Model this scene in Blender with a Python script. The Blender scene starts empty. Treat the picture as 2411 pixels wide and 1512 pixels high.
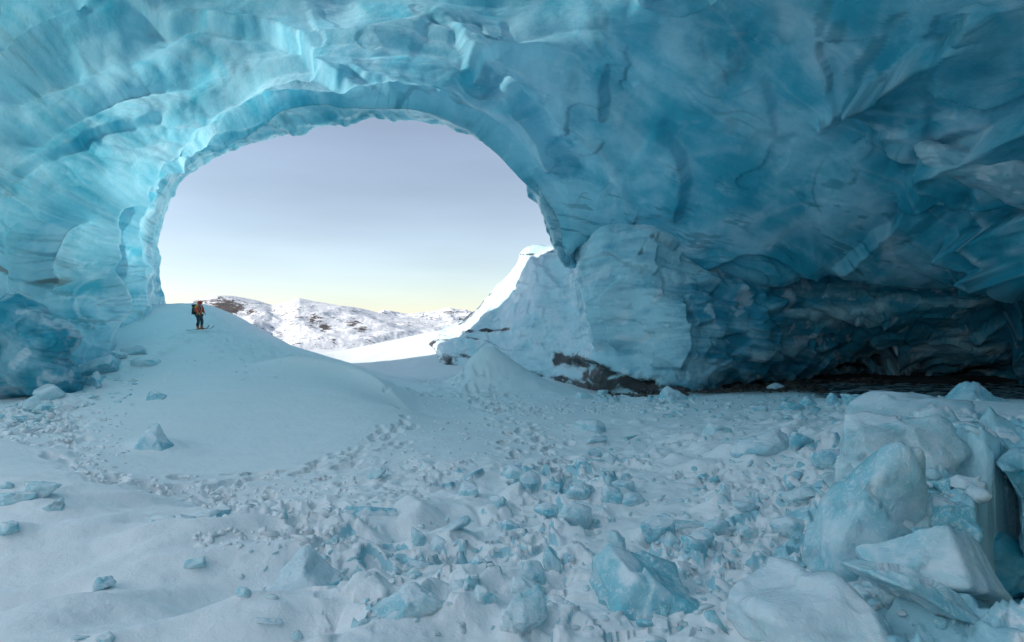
import bpy, bmesh, math, random
import numpy as np
from mathutils import Vector, Matrix, Euler

SC = bpy.context.scene
COL = SC.collection
R = math.radians
F = 560.0            # focal length in pixels of a 1024 wide picture
DS = 1024.0 / 2411.0

# ------------------------------------------------------------------ camera, sky, sun, exposure
cam = bpy.data.cameras.new('camera')
cam.sensor_width = 36.0
cam.lens = 36.0 * F / 1024.0
cam.clip_start = 0.1
cam.clip_end = 20000.0
cam_o = bpy.data.objects.new('camera', cam)
cam_o.location = (0, 0, 0)
cam_o.rotation_euler = (R(90), 0, 0)
COL.objects.link(cam_o)
SC.camera = cam_o

SUN_EL, SUN_AZ = 22.0, 262.0          # azimuth clockwise from +Y (the view direction)
world = bpy.data.worlds.new('World')
SC.world = world
world.use_nodes = True
wn, wl = world.node_tree.nodes, world.node_tree.links
wn.clear()
sky = wn.new('ShaderNodeTexSky')
sky.sky_type = 'NISHITA'
sky.sun_disc = False
sky.sun_elevation = R(SUN_EL)
sky.sun_rotation = R(SUN_AZ)
sky.altitude = 900
sky.air_density = 1.0
sky.dust_density = 0.35
sky.ozone_density = 1.5
bg = wn.new('ShaderNodeBackground')
bg.inputs['Strength'].default_value = 0.079
wo = wn.new('ShaderNodeOutputWorld')
hs = wn.new('ShaderNodeHueSaturation')           # thin high cloud takes the colour out of the blue
hs.inputs['Saturation'].default_value = 0.7
tc = wn.new('ShaderNodeTexCoord')
mp = wn.new('ShaderNodeMapping')
mp.inputs['Scale'].default_value = (1.2, 1.2, 6.0)
cn = wn.new('ShaderNodeTexNoise')
cn.inputs['Scale'].default_value = 1.6
cn.inputs['Detail'].default_value = 5
cm = wn.new('ShaderNodeMapRange')
cm.inputs[1].default_value, cm.inputs[2].default_value = 0.3, 0.7
cm.inputs[3].default_value, cm.inputs[4].default_value = 0.92, 1.08
wl.new(tc.outputs['Generated'], mp.inputs[0])
wl.new(mp.outputs[0], cn.inputs[0])
wl.new(cn.outputs[0], cm.inputs[0])
wl.new(cm.outputs[0], hs.inputs['Value'])
wl.new(sky.outputs[0], hs.inputs['Color'])
tint = wn.new('ShaderNodeMix')
tint.data_type = 'RGBA'
tint.blend_type = 'MULTIPLY'
tint.inputs[0].default_value = 1.0
tint.inputs[7].default_value = (0.985, 0.99, 1.0, 1)
wl.new(hs.outputs[0], tint.inputs[6])
wl.new(tint.outputs[2], bg.inputs[0])
wl.new(bg.outputs[0], wo.inputs[0])

sun = bpy.data.lights.new('sun', 'SUN')
sun.energy = 2.6
sun.angle = R(0.6)
sun.color = (1.0, 0.96, 0.9)
sun_o = bpy.data.objects.new('sun', sun)
sd = Vector((math.sin(R(SUN_AZ)) * math.cos(R(SUN_EL)), math.cos(R(SUN_AZ)) * math.cos(R(SUN_EL)), math.sin(R(SUN_EL))))
sun_o.rotation_euler = sd.to_track_quat('Z', 'Y').to_euler()
sun_o.location = sd * 200
COL.objects.link(sun_o)

SC.view_settings.view_transform = 'Standard'
SC.view_settings.look = 'None'
SC.view_settings.gamma = 1.0
SC.view_settings.use_curve_mapping = False
SC.view_settings.exposure = 1.12
SC.cycles.use_denoising = True
SC.cycles.max_bounces = 10
SC.cycles.diffuse_bounces = 5
SC.cycles.use_adaptive_sampling = True
SC.cycles.adaptive_threshold = 0.025
SC.cycles.glossy_bounces = 3
SC.cycles.transmission_bounces = 5
SC.cycles.sample_clamp_indirect = 6.0
SC.cycles.caustics_reflective = False
SC.cycles.caustics_refractive = False

# ------------------------------------------------------------------ numpy noise
_rng = np.random.RandomState(7)
_perm = _rng.permutation(256).astype(np.int32)
_perm = np.concatenate([_perm, _perm, _perm])
_g = _rng.normal(size=(256, 3)).astype(np.float32)
_g /= np.linalg.norm(_g, axis=1)[:, None]


def perlin(P, seed=0):
    P = np.asarray(P, np.float32) + np.float32(seed * 17.31)
    i0 = np.floor(P).astype(np.int32)
    f = P - i0
    i0 &= 255
    w = f * f * f * (f * (f * 6 - 15) + 10)
    out = np.zeros(len(P), np.float32)
    for dx in (0, 1):
        hx = _perm[(i0[:, 0] + dx) & 255]
        wx = w[:, 0] if dx else 1 - w[:, 0]
        for dy in (0, 1):
            hy = _perm[hx + ((i0[:, 1] + dy) & 255)]
            wy = wx * (w[:, 1] if dy else 1 - w[:, 1])
            for dz in (0, 1):
                g = _g[_perm[hy + ((i0[:, 2] + dz) & 255)]]
                d = g[:, 0] * (f[:, 0] - dx) + g[:, 1] * (f[:, 1] - dy) + g[:, 2] * (f[:, 2] - dz)
                out += d * wy * (w[:, 2] if dz else 1 - w[:, 2])
    return out * 1.5


def fbm(P, oct=4, seed=0, gain=0.5, ridged=False):
    out = np.zeros(len(P), np.float32)
    a, s = 1.0, 1.0
    for k in range(oct):
        n = perlin(P * s, seed + k * 3)
        if ridged:
            n = 1 - 2 * np.abs(n)
        out += a * n
        a *= gain
        s *= 2.03
    return out


def worley(P, seed=0, facet=False, dims=3):
    """F1, F2 and, for facets, a tilted plane per cell: the steps of spalled ice."""
    P = np.asarray(P, np.float32) + np.float32(seed * 5.7)
    b = np.floor(P).astype(np.int32)
    f1 = np.full(len(P), 9, np.float32)
    f2 = np.full(len(P), 9, np.float32)
    val = np.zeros(len(P), np.float32)
    tab = _tab
    for dx in (-1, 0, 1):
        for dy in (-1, 0, 1):
            for dz in ((-1, 0, 1) if dims == 3 else (0,)):
                cx, cy, cz = b[:, 0] + dx, b[:, 1] + dy, b[:, 2] + dz
                h = _perm[_perm[_perm[cx & 255] + (cy & 255)] + (cz & 255)]
                t = tab[h]
                rx = P[:, 0] - cx - t[:, 0]
                ry = P[:, 1] - cy - t[:, 1]
                rz = P[:, 2] - cz - t[:, 2] if dims == 3 else np.float32(0)
                d = np.sqrt(rx * rx + ry * ry + rz * rz)
                near = d < f1
                f2 = np.where(near, f1, np.minimum(f2, d))
                f1 = np.where(near, d, f1)
                if facet:
                    v = t[:, 3] + rx * t[:, 4] + ry * t[:, 5] + rz * t[:, 6]
                    val = np.where(near, v, val)
    return f1, f2, val


_tab = np.concatenate([_rng.rand(256, 3), _rng.uniform(-.5, .5, (256, 1)), _rng.normal(size=(256, 3)) * 0.7], 1).astype(np.float32)


def sstep(a, b, x):
    t = np.clip((x - a) / (b - a), 0, 1)
    return t * t * (3 - 2 * t)


def px(u, v, d):
    """a point that the picture shows at (u, v) and that lies d metres ahead"""
    return np.array([(u - 512.0) / F * d, d, -(v - 321.0) / F * d])


def uv_of(P):
    d = np.maximum(P[:, 1], 0.5)
    return 512 + P[:, 0] / d * F, 321 - P[:, 2] / d * F


def dist_poly(u, v, pts, margin=None):
    """distance to a polyline, its side (+ right of travel in the picture) and the position 0..1 along it"""
    pts = np.asarray(pts, np.float32)
    n = len(u)
    if margin is not None:
        lo, hi = pts.min(0) - margin, pts.max(0) + margin
        idx = np.nonzero((u > lo[0]) & (u < hi[0]) & (v > lo[1]) & (v < hi[1]))[0]
        B, S, T = np.full(n, 1e5, np.float32), np.ones(n, np.float32), np.zeros(n, np.float32)
        if len(idx):
            B[idx], S[idx], T[idx] = dist_poly(u[idx], v[idx], pts)
        return B, S, T
    u, v = np.asarray(u, np.float32), np.asarray(v, np.float32)
    best = np.full(n, 1e9, np.float32)
    sgn = np.ones(n, np.float32)
    par = np.zeros(n, np.float32)
    seg = np.linalg.norm(np.diff(pts, axis=0), axis=1)
    cum = np.concatenate([[0], np.cumsum(seg)])
    for k in range(len(pts) - 1):
        a, e = pts[k], pts[k + 1] - pts[k]
        L2 = max(float(e @ e), 1e-6)
        t = np.clip(((u - a[0]) * e[0] + (v - a[1]) * e[1]) / L2, 0, 1)
        dx, dy = u - a[0] - t * e[0], v - a[1] - t * e[1]
        d = dx * dx + dy * dy
        m = d < best
        best = np.where(m, d, best)
        sgn = np.where(m, np.sign(e[0] * dy - e[1] * dx), sgn)
        par = np.where(m, (cum[k] + t * seg[k]) / cum[-1], par)
    return np.sqrt(best), sgn, par


def smooth_line(pts, n=8):
    pts = np.asarray(pts, float)
    out = []
    for i in range(len(pts) - 1):
        p0, p1, p2, p3 = pts[max(i - 1, 0)], pts[i], pts[i + 1], pts[min(i + 2, len(pts) - 1)]
        for t in np.linspace(0, 1, n, endpoint=False):
            out.append(0.5 * ((2 * p1) + (-p0 + p2) * t + (2 * p0 - 5 * p1 + 4 * p2 - p3) * t * t + (-p0 + 3 * p1 - 3 * p2 + p3) * t ** 3))
    out.append(pts[-1])
    return np.array(out)


def resample(A, n, axis):
    """Catmull-Rom along one axis of a control lattice"""
    A = np.moveaxis(np.asarray(A, float), axis, 0)
    m = A.shape[0]
    s = np.linspace(0, m - 1, n) if np.isscalar(n) else np.asarray(n)
    i = np.clip(np.floor(s).astype(int), 0, m - 2)
    t = (s - i).reshape((-1,) + (1,) * (A.ndim - 1))
    p0, p1, p2, p3 = A[np.maximum(i - 1, 0)], A[i], A[i + 1], A[np.minimum(i + 2, m - 1)]
    o = 0.5 * (2 * p1 + (p2 - p0) * t + (2 * p0 - 5 * p1 + 4 * p2 - p3) * t ** 2 + (3 * p1 - p0 - 3 * p2 + p3) * t ** 3)
    return np.moveaxis(o, 0, axis)


# ------------------------------------------------------------------ mesh helpers
def tag(o, label=None, cat=None, group=None, kind=None):
    if label: o['label'] = label
    if cat: o['category'] = cat
    if group: o['group'] = group
    if kind: o['kind'] = kind
    return o


def link(name, me, mat=None, parent=None, smooth=True):
    o = bpy.data.objects.new(name, me)
    COL.objects.link(o)
    if mat is not None:
        me.materials.append(mat)
    if smooth:
        me.polygons.foreach_set('use_smooth', np.ones(len(me.polygons), bool))
    if parent is not None:
        o.parent = parent
    return o


def mesh_from(verts, faces, name):
    me = bpy.data.meshes.new(name)
    verts = np.asarray(verts, np.float32)
    faces = np.asarray(faces, np.int32)
    me.vertices.add(len(verts))
    me.vertices.foreach_set('co', verts.ravel())
    k = faces.shape[1]
    me.loops.add(faces.size)
    me.loops.foreach_set('vertex_index', faces.ravel())
    me.polygons.add(len(faces))
    me.polygons.foreach_set('loop_start', np.arange(0, faces.size, k, dtype=np.int32))
    me.update(calc_edges=True)
    return me


def grid_faces(nu, nv, wrap=False):
    i, j = np.meshgrid(np.arange(nu if wrap else nu - 1), np.arange(nv - 1), indexing='ij')
    i2 = (i + 1) % nu
    return np.stack([i * nv + j, i2 * nv + j, i2 * nv + j + 1, i * nv + j + 1], -1).reshape(-1, 4)


def attr(me, name, vals):
    a = me.attributes.new(name, 'FLOAT', 'POINT')
    a.data.foreach_set('value', np.asarray(vals, np.float32))


def grid_normals(G):
    du = np.gradient(G, axis=0)
    dv = np.gradient(G, axis=1)
    n = np.cross(du, dv)
    return n / np.maximum(np.linalg.norm(n, axis=-1, keepdims=True), 1e-9)


# ------------------------------------------------------------------ materials
class NT:
    def __init__(s, name):
        s.m = bpy.data.materials.new(name)
        s.m.use_nodes = True
        s.t = s.m.node_tree
        s.t.nodes.clear()
        s.out = s.t.nodes.new('ShaderNodeOutputMaterial')

    def n(s, typ, **kw):
        o = s.t.nodes.new('ShaderNode' + typ)
        for k, v in kw.items():
            if k in o.inputs:
                s.put(o.inputs[k], v)
            else:
                setattr(o, k, v)
        return o

    def put(s, sock, v):
        if isinstance(v, bpy.types.NodeSocket):
            s.t.links.new(v, sock)
        elif isinstance(v, bpy.types.Node):
            s.t.links.new(v.outputs[0], sock)
        else:
            if isinstance(v, tuple) and len(v) == 3 and sock.type == 'RGBA':
                v = v + (1,)
            sock.default_value = v

    def math(s, op, a, b=0.0, clamp=False):
        o = s.t.nodes.new('ShaderNodeMath')
        o.operation = op
        o.use_clamp = clamp
        s.put(o.inputs[0], a)
        s.put(o.inputs[1], b)
        return o.outputs[0]

    def mix(s, f, a, b):
        o = s.t.nodes.new('ShaderNodeMix')
        o.data_type = 'RGBA'
        s.put(o.inputs[0], f)
        s.put(o.inputs[6], a)
        s.put(o.inputs[7], b)
        return o.outputs[2]

    def noise(s, scale, detail=4, rough=0.55, dist=0.0, vec=None):
        o = s.n('TexNoise', Scale=scale, Detail=detail, Roughness=rough, Distortion=dist)
        if vec is not None:
            s.put(o.inputs['Vector'], vec)
        return o.outputs[0]

    def ramp(s, f, a, b):
        o = s.t.nodes.new('ShaderNodeMapRange')
        o.interpolation_type = 'SMOOTHSTEP'
        s.put(o.inputs[0], f)
        o.inputs[1].default_value = a
        o.inputs[2].default_value = b
        return o.outputs[0]

    def pos(s, rot=(0, 0, 0), scale=(1, 1, 1)):
        if not hasattr(s, '_geo'):
            s._geo = s.t.nodes.new('ShaderNodeNewGeometry')
        o = s.n('Mapping')
        s.put(o.inputs['Vector'], s._geo.outputs['Position'])
        o.inputs['Rotation'].default_value = rot
        o.inputs['Scale'].default_value = scale
        return o.outputs[0]

    def attr(s, name):
        o = s.t.nodes.new('ShaderNodeAttribute')
        o.attribute_name = name
        return o.outputs['Fac']

    def bump(s, h, strength, dist, normal=None):
        o = s.n('Bump', Strength=strength, Distance=dist)
        s.put(o.inputs['Height'], h)
        if normal is not None:
            s.put(o.inputs['Normal'], normal)
        return o.outputs[0]


def ice_material(name, pale=(0.33, 0.69, 0.78), deep=(0.03, 0.345, 0.46), trans=0.0, rough=0.28, bump=1.0, frost=(0.76, 0.85, 0.89), clear=0.0):
    """layered glacier ice; the pattern of clear and bubbly ice is carried by the mesh"""
    t = NT(name)
    p = t.pos()
    n = t.noise(3.2, 4, 0.65, 0.5, p)
    f = t.ramp(t.math('ADD', t.attr('pale'), t.math('MULTIPLY', t.math('SUBTRACT', n, 0.5), 0.35)), 0.15, 0.85)
    col = t.mix(f, deep, pale)
    col = t.mix(t.attr('frost'), col, frost)
    col = t.mix(t.math('MULTIPLY', t.attr('band'), 0.6), col, tuple(c * 0.5 for c in deep))
    d = t.attr('dirt')
    dd = t.math('MULTIPLY', t.ramp(t.math('ADD', d, t.math('MULTIPLY', t.math('SUBTRACT', n, 0.5), 0.5)), 0.2, 0.85), 0.95)
    col = t.mix(dd, col, (0.045, 0.038, 0.036))
    nb = t.bump(n, 0.45 * bump, 0.16)
    bs = t.n('BsdfPrincipled', Roughness=rough, Normal=nb)
    t.put(bs.inputs['Base Color'], col)
    bs.inputs['IOR'].default_value = 1.31
    if clear:                                        # broken blocks: light soaks in and cracks show through a wet skin
        bs.inputs['Subsurface Weight'].default_value = clear
        bs.inputs['Subsurface Radius'].default_value = (0.25, 0.8, 1.0)
        bs.inputs['Subsurface Scale'].default_value = 0.12
        n2 = t.noise(11.0, 5, 0.7, 1.5, p)
        t.put(bs.inputs['Base Color'], t.mix(t.math('MULTIPLY', t.ramp(n2, 0.52, 0.62), 0.55), col, (0.80, 0.88, 0.91)))
        t.put(bs.inputs['Normal'], t.bump(n2, 0.5, 0.03, nb))
    res = bs.outputs[0]
    if trans:
        tr = t.n('BsdfTranslucent', Normal=nb)
        t.put(tr.inputs['Color'], t.mix(t.attr('fill_roof'), t.mix(f, (0.09, 0.59, 0.74), (0.42, 0.79, 0.89)), (0.80, 0.89, 1.0)))
        mx = t.n('MixShader')
        t.put(mx.inputs[0], t.math('MULTIPLY', t.attr('thin'), trans))
        t.put(mx.inputs[1], res)
        t.put(mx.inputs[2], tr.outputs[0])
        res = mx.outputs[0]
    t.put(t.out.inputs[0], res)
    return t.m


def bake_ice(me, X, tilt, seed, cell=None, streak=1.0, frost_amt=1.0, dark=1.0, dirt=None, dpale=0.0, dfrost_light=0.0):
    X = np.asarray(X, np.float32)
    w = np.stack([fbm(X / 4, 2, seed + 1), fbm(X / 4, 2, seed + 2), fbm(X / 4, 2, seed + 3)], 1)
    t = np.asarray(tilt, np.float32)
    t = t / np.linalg.norm(t)
    s = X @ t
    Q = np.stack([s * 1.6 + 0.5 * w[:, 0], X[:, 0] * 0.16 + 0.2 * w[:, 1], X[:, 1] * 0.12 + X[:, 2] * 0.1], 1)
    n1 = fbm(X / 3.5 + 0.5 * w, 4, seed + 11)
    n2 = fbm(Q, 4, seed + 21, 0.6)
    pale = 0.5 + 0.30 * n1 + 0.30 * streak * n2
    if cell is not None:
        pale = pale + 0.22 * np.clip(cell, -1, 1)
    Q2 = np.stack([s * 3.6 + 0.9 * w[:, 1], X[:, 0] * 0.45, X[:, 1] * 0.35 + X[:, 2] * 0.2], 1)
    n3 = fbm(Q2, 3, seed + 31, 0.6)
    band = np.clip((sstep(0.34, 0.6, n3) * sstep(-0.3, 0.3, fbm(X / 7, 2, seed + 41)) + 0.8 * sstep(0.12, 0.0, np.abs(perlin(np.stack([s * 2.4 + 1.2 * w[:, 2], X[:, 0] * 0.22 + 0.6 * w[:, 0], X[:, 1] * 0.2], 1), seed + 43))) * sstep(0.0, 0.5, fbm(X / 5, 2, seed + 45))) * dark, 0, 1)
    n4 = fbm(X / 1.7 + 0.7 * w, 4, seed + 51, 0.6)
    frost = sstep(0.32, 0.55, n4) * 0.55 * frost_amt
    attr(me, 'pale', np.clip(pale + dpale, 0, 1)); attr(me, 'band', band); attr(me, 'frost', np.clip(frost + dfrost_light * np.clip(0.75 + 0.5 * n4, 0, 1), 0, 1))
    if dirt is not None:
        nd = fbm(X * np.array([0.5, 0.5, 1.6], np.float32) + 0.6 * w, 5, seed + 61, 0.62)
        attr(me, 'dirt', np.clip(dirt * (1.0 + 0.9 * nd) + 0.35 * nd * (dirt > 0.05) , 0, 1))


def snow_material():
    t = NT('snow')
    p = t.pos()
    n = t.noise(0.5, 5, 0.6, 0.2, p)
    col = t.mix(n, (0.87, 0.88, 0.89), (0.93, 0.93, 0.93))
    ice = t.ramp(t.math('ADD', t.attr('ice'), t.math('MULTIPLY', t.math('SUBTRACT', t.noise(1.6, 5, 0.65, 0.8, p), 0.5), 1.1)), 0.48, 0.62)
    ice = t.math('MULTIPLY', ice, t.ramp(t.attr('ice'), 0.02, 0.2))
    col = t.mix(ice, col, t.mix(n, (0.24, 0.57, 0.66), (0.52, 0.75, 0.81)))
    col = t.mix(t.math('MULTIPLY', t.attr('dirt'), 1.0, True), col, (0.05, 0.042, 0.038))
    fine = t.noise(30.0, 4, 0.7, 0, p)
    mid = t.noise(5.0, 4, 0.6, 0.2, p)
    nb = t.bump(mid, 0.45, 0.06)
    nb = t.bump(fine, 0.5, 0.014, nb)
    bs = t.n('BsdfPrincipled', Normal=nb)
    t.put(bs.inputs['Roughness'], t.math('SUBTRACT', 0.75, t.math('MULTIPLY', ice, 0.45)))
    t.put(bs.inputs['Base Color'], col)
    t.put(t.out.inputs[0], bs.outputs[0])
    return t.m


def mountain_material():
    t = NT('mountain_snow_and_rock')
    p = t.pos()
    r = t.attr('rock')
    n = t.noise(0.035, 8, 0.72, 0.5, t.pos(rot=(0, 0, 0), scale=(1, 1, 1.0)))
    n2 = t.noise(0.009, 5, 0.6, 0.5, p)
    f = t.math('ADD', r, t.math('MULTIPLY', t.math('SUBTRACT', n, 0.5), 2.6))
    f = t.ramp(f, 0.48, 0.58)
    rock = t.mix(n2, (0.07, 0.06, 0.06), (0.16, 0.125, 0.11))
    col = t.mix(f, (0.93, 0.93, 0.93), rock)
    bs = t.n('BsdfPrincipled', Roughness=0.9, Normal=t.bump(n, 0.6, 12.0))
    t.put(bs.inputs['Base Color'], col)
    t.put(t.out.inputs[0], bs.outputs[0])
    return t.m


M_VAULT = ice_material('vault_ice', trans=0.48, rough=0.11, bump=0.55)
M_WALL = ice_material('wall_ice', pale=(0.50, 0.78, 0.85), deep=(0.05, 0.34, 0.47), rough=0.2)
M_SLAB = ice_material('slab_ice', trans=0.25, pale=(0.58, 0.77, 0.82))
M_BLOCK = ice_material('block_ice', pale=(0.72, 0.84, 0.87), deep=(0.22, 0.58, 0.67), rough=0.09, bump=0.8, clear=0.4)
M_SNOW = snow_material()
M_MOUNT = mountain_material()

# ------------------------------------------------------------------ loose ice blocks: label | foot u, v, width, height (in a 2411 wide picture), shape, lean
BLOCKS = '''
small turquoise ice block half buried high on the smooth drift face|360,945,48,32,wedge,0
snow-capped wedge of ice leaning out of the middle of the drift face|352,1062,85,75,wedge,15
angular grey-blue ice block with a flat snowy top at the foot of the left buttress|108,950,78,55,chunk,0
clear narrow ice block left of the flat-topped one, under the left buttress|69,966,42,45,chunk,-10
small rounded ice lump in the gap behind the flat-topped block|130,922,32,20,dome,0
long snow-covered ice slab slanting up from the dark gap on the left|204,890,135,42,plate,-22
dark turquoise ice slab below the long slanting slab|215,912,52,44,wedge,20
snow-capped ice block where the fins meet the drift|276,862,52,38,chunk,0
flat ice slab with a shaded front, highest of those along the left fins|314,840,92,34,plate,-12
smooth ice hump on the snow right below the flat slab|340,868,66,30,dome,0
turquoise ice sliver at the mouth of the dark gap on the left|165,920,52,24,plate,-20
little ice block beside the trail, just right of the flat-topped block|98,972,32,24,chunk,0
clear squarish ice block in the wind hollow at the far left|86,1205,78,46,chunk,0
small ice lump cut by the left edge, above the brownish block|11,1182,32,24,dome,0
brownish dirty ice block low at the left edge|30,1222,80,32,chunk,0
curved ice shard sticking out right of the brownish block|134,1238,42,34,shard,35
rough ice block cut by the left edge, lowest of three there|16,1290,50,36,chunk,0
dark clear ice block poking out of the foreground drift at the left|243,1358,46,46,chunk,20
clear ice cube lying alone on the smooth snow left of the big undercut block|456,1330,46,32,chunk,0
low ice block, left one of the row of three below the trampled snow|387,1252,62,26,plate,5
middle ice block of the row of three below the trampled snow|420,1258,58,26,wedge,-8
right ice block with turquoise end, of the row of three below the trampled snow|490,1250,84,32,chunk,0
small pointed ice block in front of the big undercut block|588,1394,36,32,wedge,0
rounded clear ice lump on the foreground snow below the big undercut block|572,1448,40,28,dome,0
flat clear ice piece beside the notch in the foreground snow|632,1476,62,26,plate,8
pointed ice block just right of the big undercut block|796,1350,48,40,wedge,0
small leaning ice block above the pointed one right of the big undercut block|788,1302,36,30,shard,20
tiny ice tooth on the snow left of the knob of the big undercut block|497,1298,18,15,shard,0
flat ice slab cut by the bottom edge near the lower left corner|111,1520,90,28,plate,0
small ice piece at the bottom edge, right of the slab in the lower left corner|193,1512,42,20,plate,15
low ice lump at the bottom edge, second right of the lower left slab|245,1514,42,20,dome,0
thin upright ice splinter in the trampled snow|669,1268,15,22,shard,0
broad thin ice plate with a pointed left end near the bottom centre|965,1490,170,74,wedge,6
snow-dusted ice block behind the right end of the broad thin plate|1077,1440,98,58,wedge,-15
low ice block right of the broad thin plate with a sloping top|1138,1468,64,48,wedge,10
narrow ice piece wedged between the broad plate and its neighbour|1102,1448,34,40,shard,0
large frost-textured ice block left of the trench at the bottom|1237,1505,118,112,chunk,-15
curved ice block standing at the head of the trench|1258,1392,62,60,dome,0
tall narrow ice block right of the curved one at the trench head|1300,1378,46,72,chunk,-10
snow-covered ice slab above the large frost-textured block|1235,1410,96,46,wedge,10
small dark-fronted ice wedge in the snow above the sloping block|1130,1382,52,32,wedge,15
upright ice block standing alone in the middle foreground|981,1282,38,46,chunk,10
slanting pale ice slab propped up in the middle foreground|1073,1268,80,56,plate,-32
snow-covered ice pyramid left of the propped slab|1034,1286,72,34,wedge,0
long flat ice block with a turquoise underside, left of the middle|875,1235,124,34,plate,4
large pale rounded ice boulder in the middle of the rubble|1354,1244,82,72,dome,12
small ice block at the upper end of the middle rubble|1206,1122,46,32,chunk,0
rounded ice block leaning in the upper middle rubble|1254,1158,66,46,dome,15
flat turquoise ice block right of the leaning rounded one|1294,1160,58,38,wedge,-8
snowy ice block left of the leaning rounded one|1214,1150,62,30,wedge,0
clear ice block under a snow arch in the middle|1106,1182,52,44,chunk,0
leaning ice splinter among the middle rubble|1178,1216,40,50,chunk,-25
dark shaded ice hump left of the pale boulder|1286,1216,62,28,dome,0
low dark ice block below the shaded hump|1200,1246,58,26,wedge,10
ice boulder with a deep shadow, uppermost in the snow right of the trail|1390,1022,74,36,dome,0
pale flat ice pieces below the uppermost boulder right of the trail|1404,1050,54,30,plate,0
small ice block right of the trail, third down|1398,1076,38,24,chunk,0
small turquoise ice block right of the trail, fourth down|1370,1104,42,26,wedge,0
leaning clear ice block with a snow ramp, right of the trail|1438,1096,46,40,shard,-30
pale ice block at the left end of the cluster below the trail|1372,1186,78,48,chunk,0
sharp ice block in the middle of the cluster below the trail|1436,1190,58,46,wedge,-12
ice block at the back of the cluster below the trail|1468,1166,58,34,chunk,0
rounded ice block at the right end of the cluster below the trail|1488,1190,58,36,dome,0
thin ice slab lying in front of the cluster below the trail|1386,1202,86,28,plate,6
small ice block standing alone on the smooth snow near the footprints|884,1126,48,32,chunk,0
tall clear ice shard left of the big turquoise sheet|1452,1318,48,72,chunk,-18
pale ice block behind the top of the big turquoise sheet|1545,1282,94,56,chunk,0
clear ice block right behind the big turquoise sheet|1580,1292,64,44,wedge,0
small cube of ice below the right end of the big turquoise sheet|1560,1460,46,36,chunk,0
thin ice plate stuck upright below the big turquoise sheet|1518,1482,46,42,plate,30
thin ice plate with a dark edge in the trampled middle snow|991,1334,80,36,plate,18
smooth ice dome half sunk in the snow, right centre|1800,1082,138,74,dome,-8
turquoise ice block right of the smooth dome|1910,1066,98,54,chunk,0
flattened oval ice boulder below the turquoise block|1972,1108,112,58,dome,0
small ice pyramid beside the oval boulder|2040,1112,32,40,shard,0
pale faceted ice block in front of the huge boulders|2135,1126,134,88,chunk,5
pale rounded ice block leaning on the faceted one|2228,1112,122,96,dome,10
small glassy ice lump below the faceted pale block|2190,1128,34,26,chunk,0
glassy ice cluster right of the small lump|2268,1132,60,42,chunk,0
broken ice block among thin plates, right of centre|1866,1258,90,46,dome,0
pale ice block left of the standing slab|1985,1180,108,58,chunk,0
long ice slab pointing left in the right-hand rubble|1900,1200,126,48,plate,-14
rounded clear ice block in the right-hand rubble, below the long slab|1692,1258,64,40,dome,0
flat clear ice block left of the rounded clear one|1612,1248,94,34,plate,4
pointed ice block right of the rounded clear one|1754,1258,58,32,wedge,0
upright ice shard above the flat clear block|1706,1204,46,40,shard,15
low pale ice block left in the right-hand rubble, above the big sheet|1650,1296,80,40,chunk,0
triangular ice shard right above the big turquoise sheet|1640,1322,64,54,chunk,10
clear ice block in snow right of the upright shard|1752,1226,62,38,chunk,0
triangular white-blue ice block standing by the foot of the far wall|1585,946,72,40,wedge,0
oval ice lump on the gravel under the far wall|1828,918,42,20,dome,0
little ice block on the snow left of the triangular wall-foot block|1372,942,46,24,wedge,0
ice chip by the gravel tongue left of the wall|1420,934,26,16,chunk,0
turquoise ice block at the stream bank, leftmost of the bank pile|1868,972,52,30,chunk,0
turquoise ice wedge second from the left in the bank pile|1906,962,46,30,wedge,0
upright turquoise ice piece in the middle of the bank pile|1962,956,42,34,shard,0
large dark turquoise ice block in the bank pile beside the huge boulder|2012,962,56,36,chunk,0
turquoise ice block at the right end of the bank pile, touching the huge boulder|2062,958,46,40,chunk,0
small ice block low on the bank pile|1790,972,40,22,chunk,0
ice block in the wind scoop left of the smooth dome|1690,1030,64,34,wedge,0
pale ice block on the snow shoulder above the wind scoop|1610,962,30,18,chunk,0
'''

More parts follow.
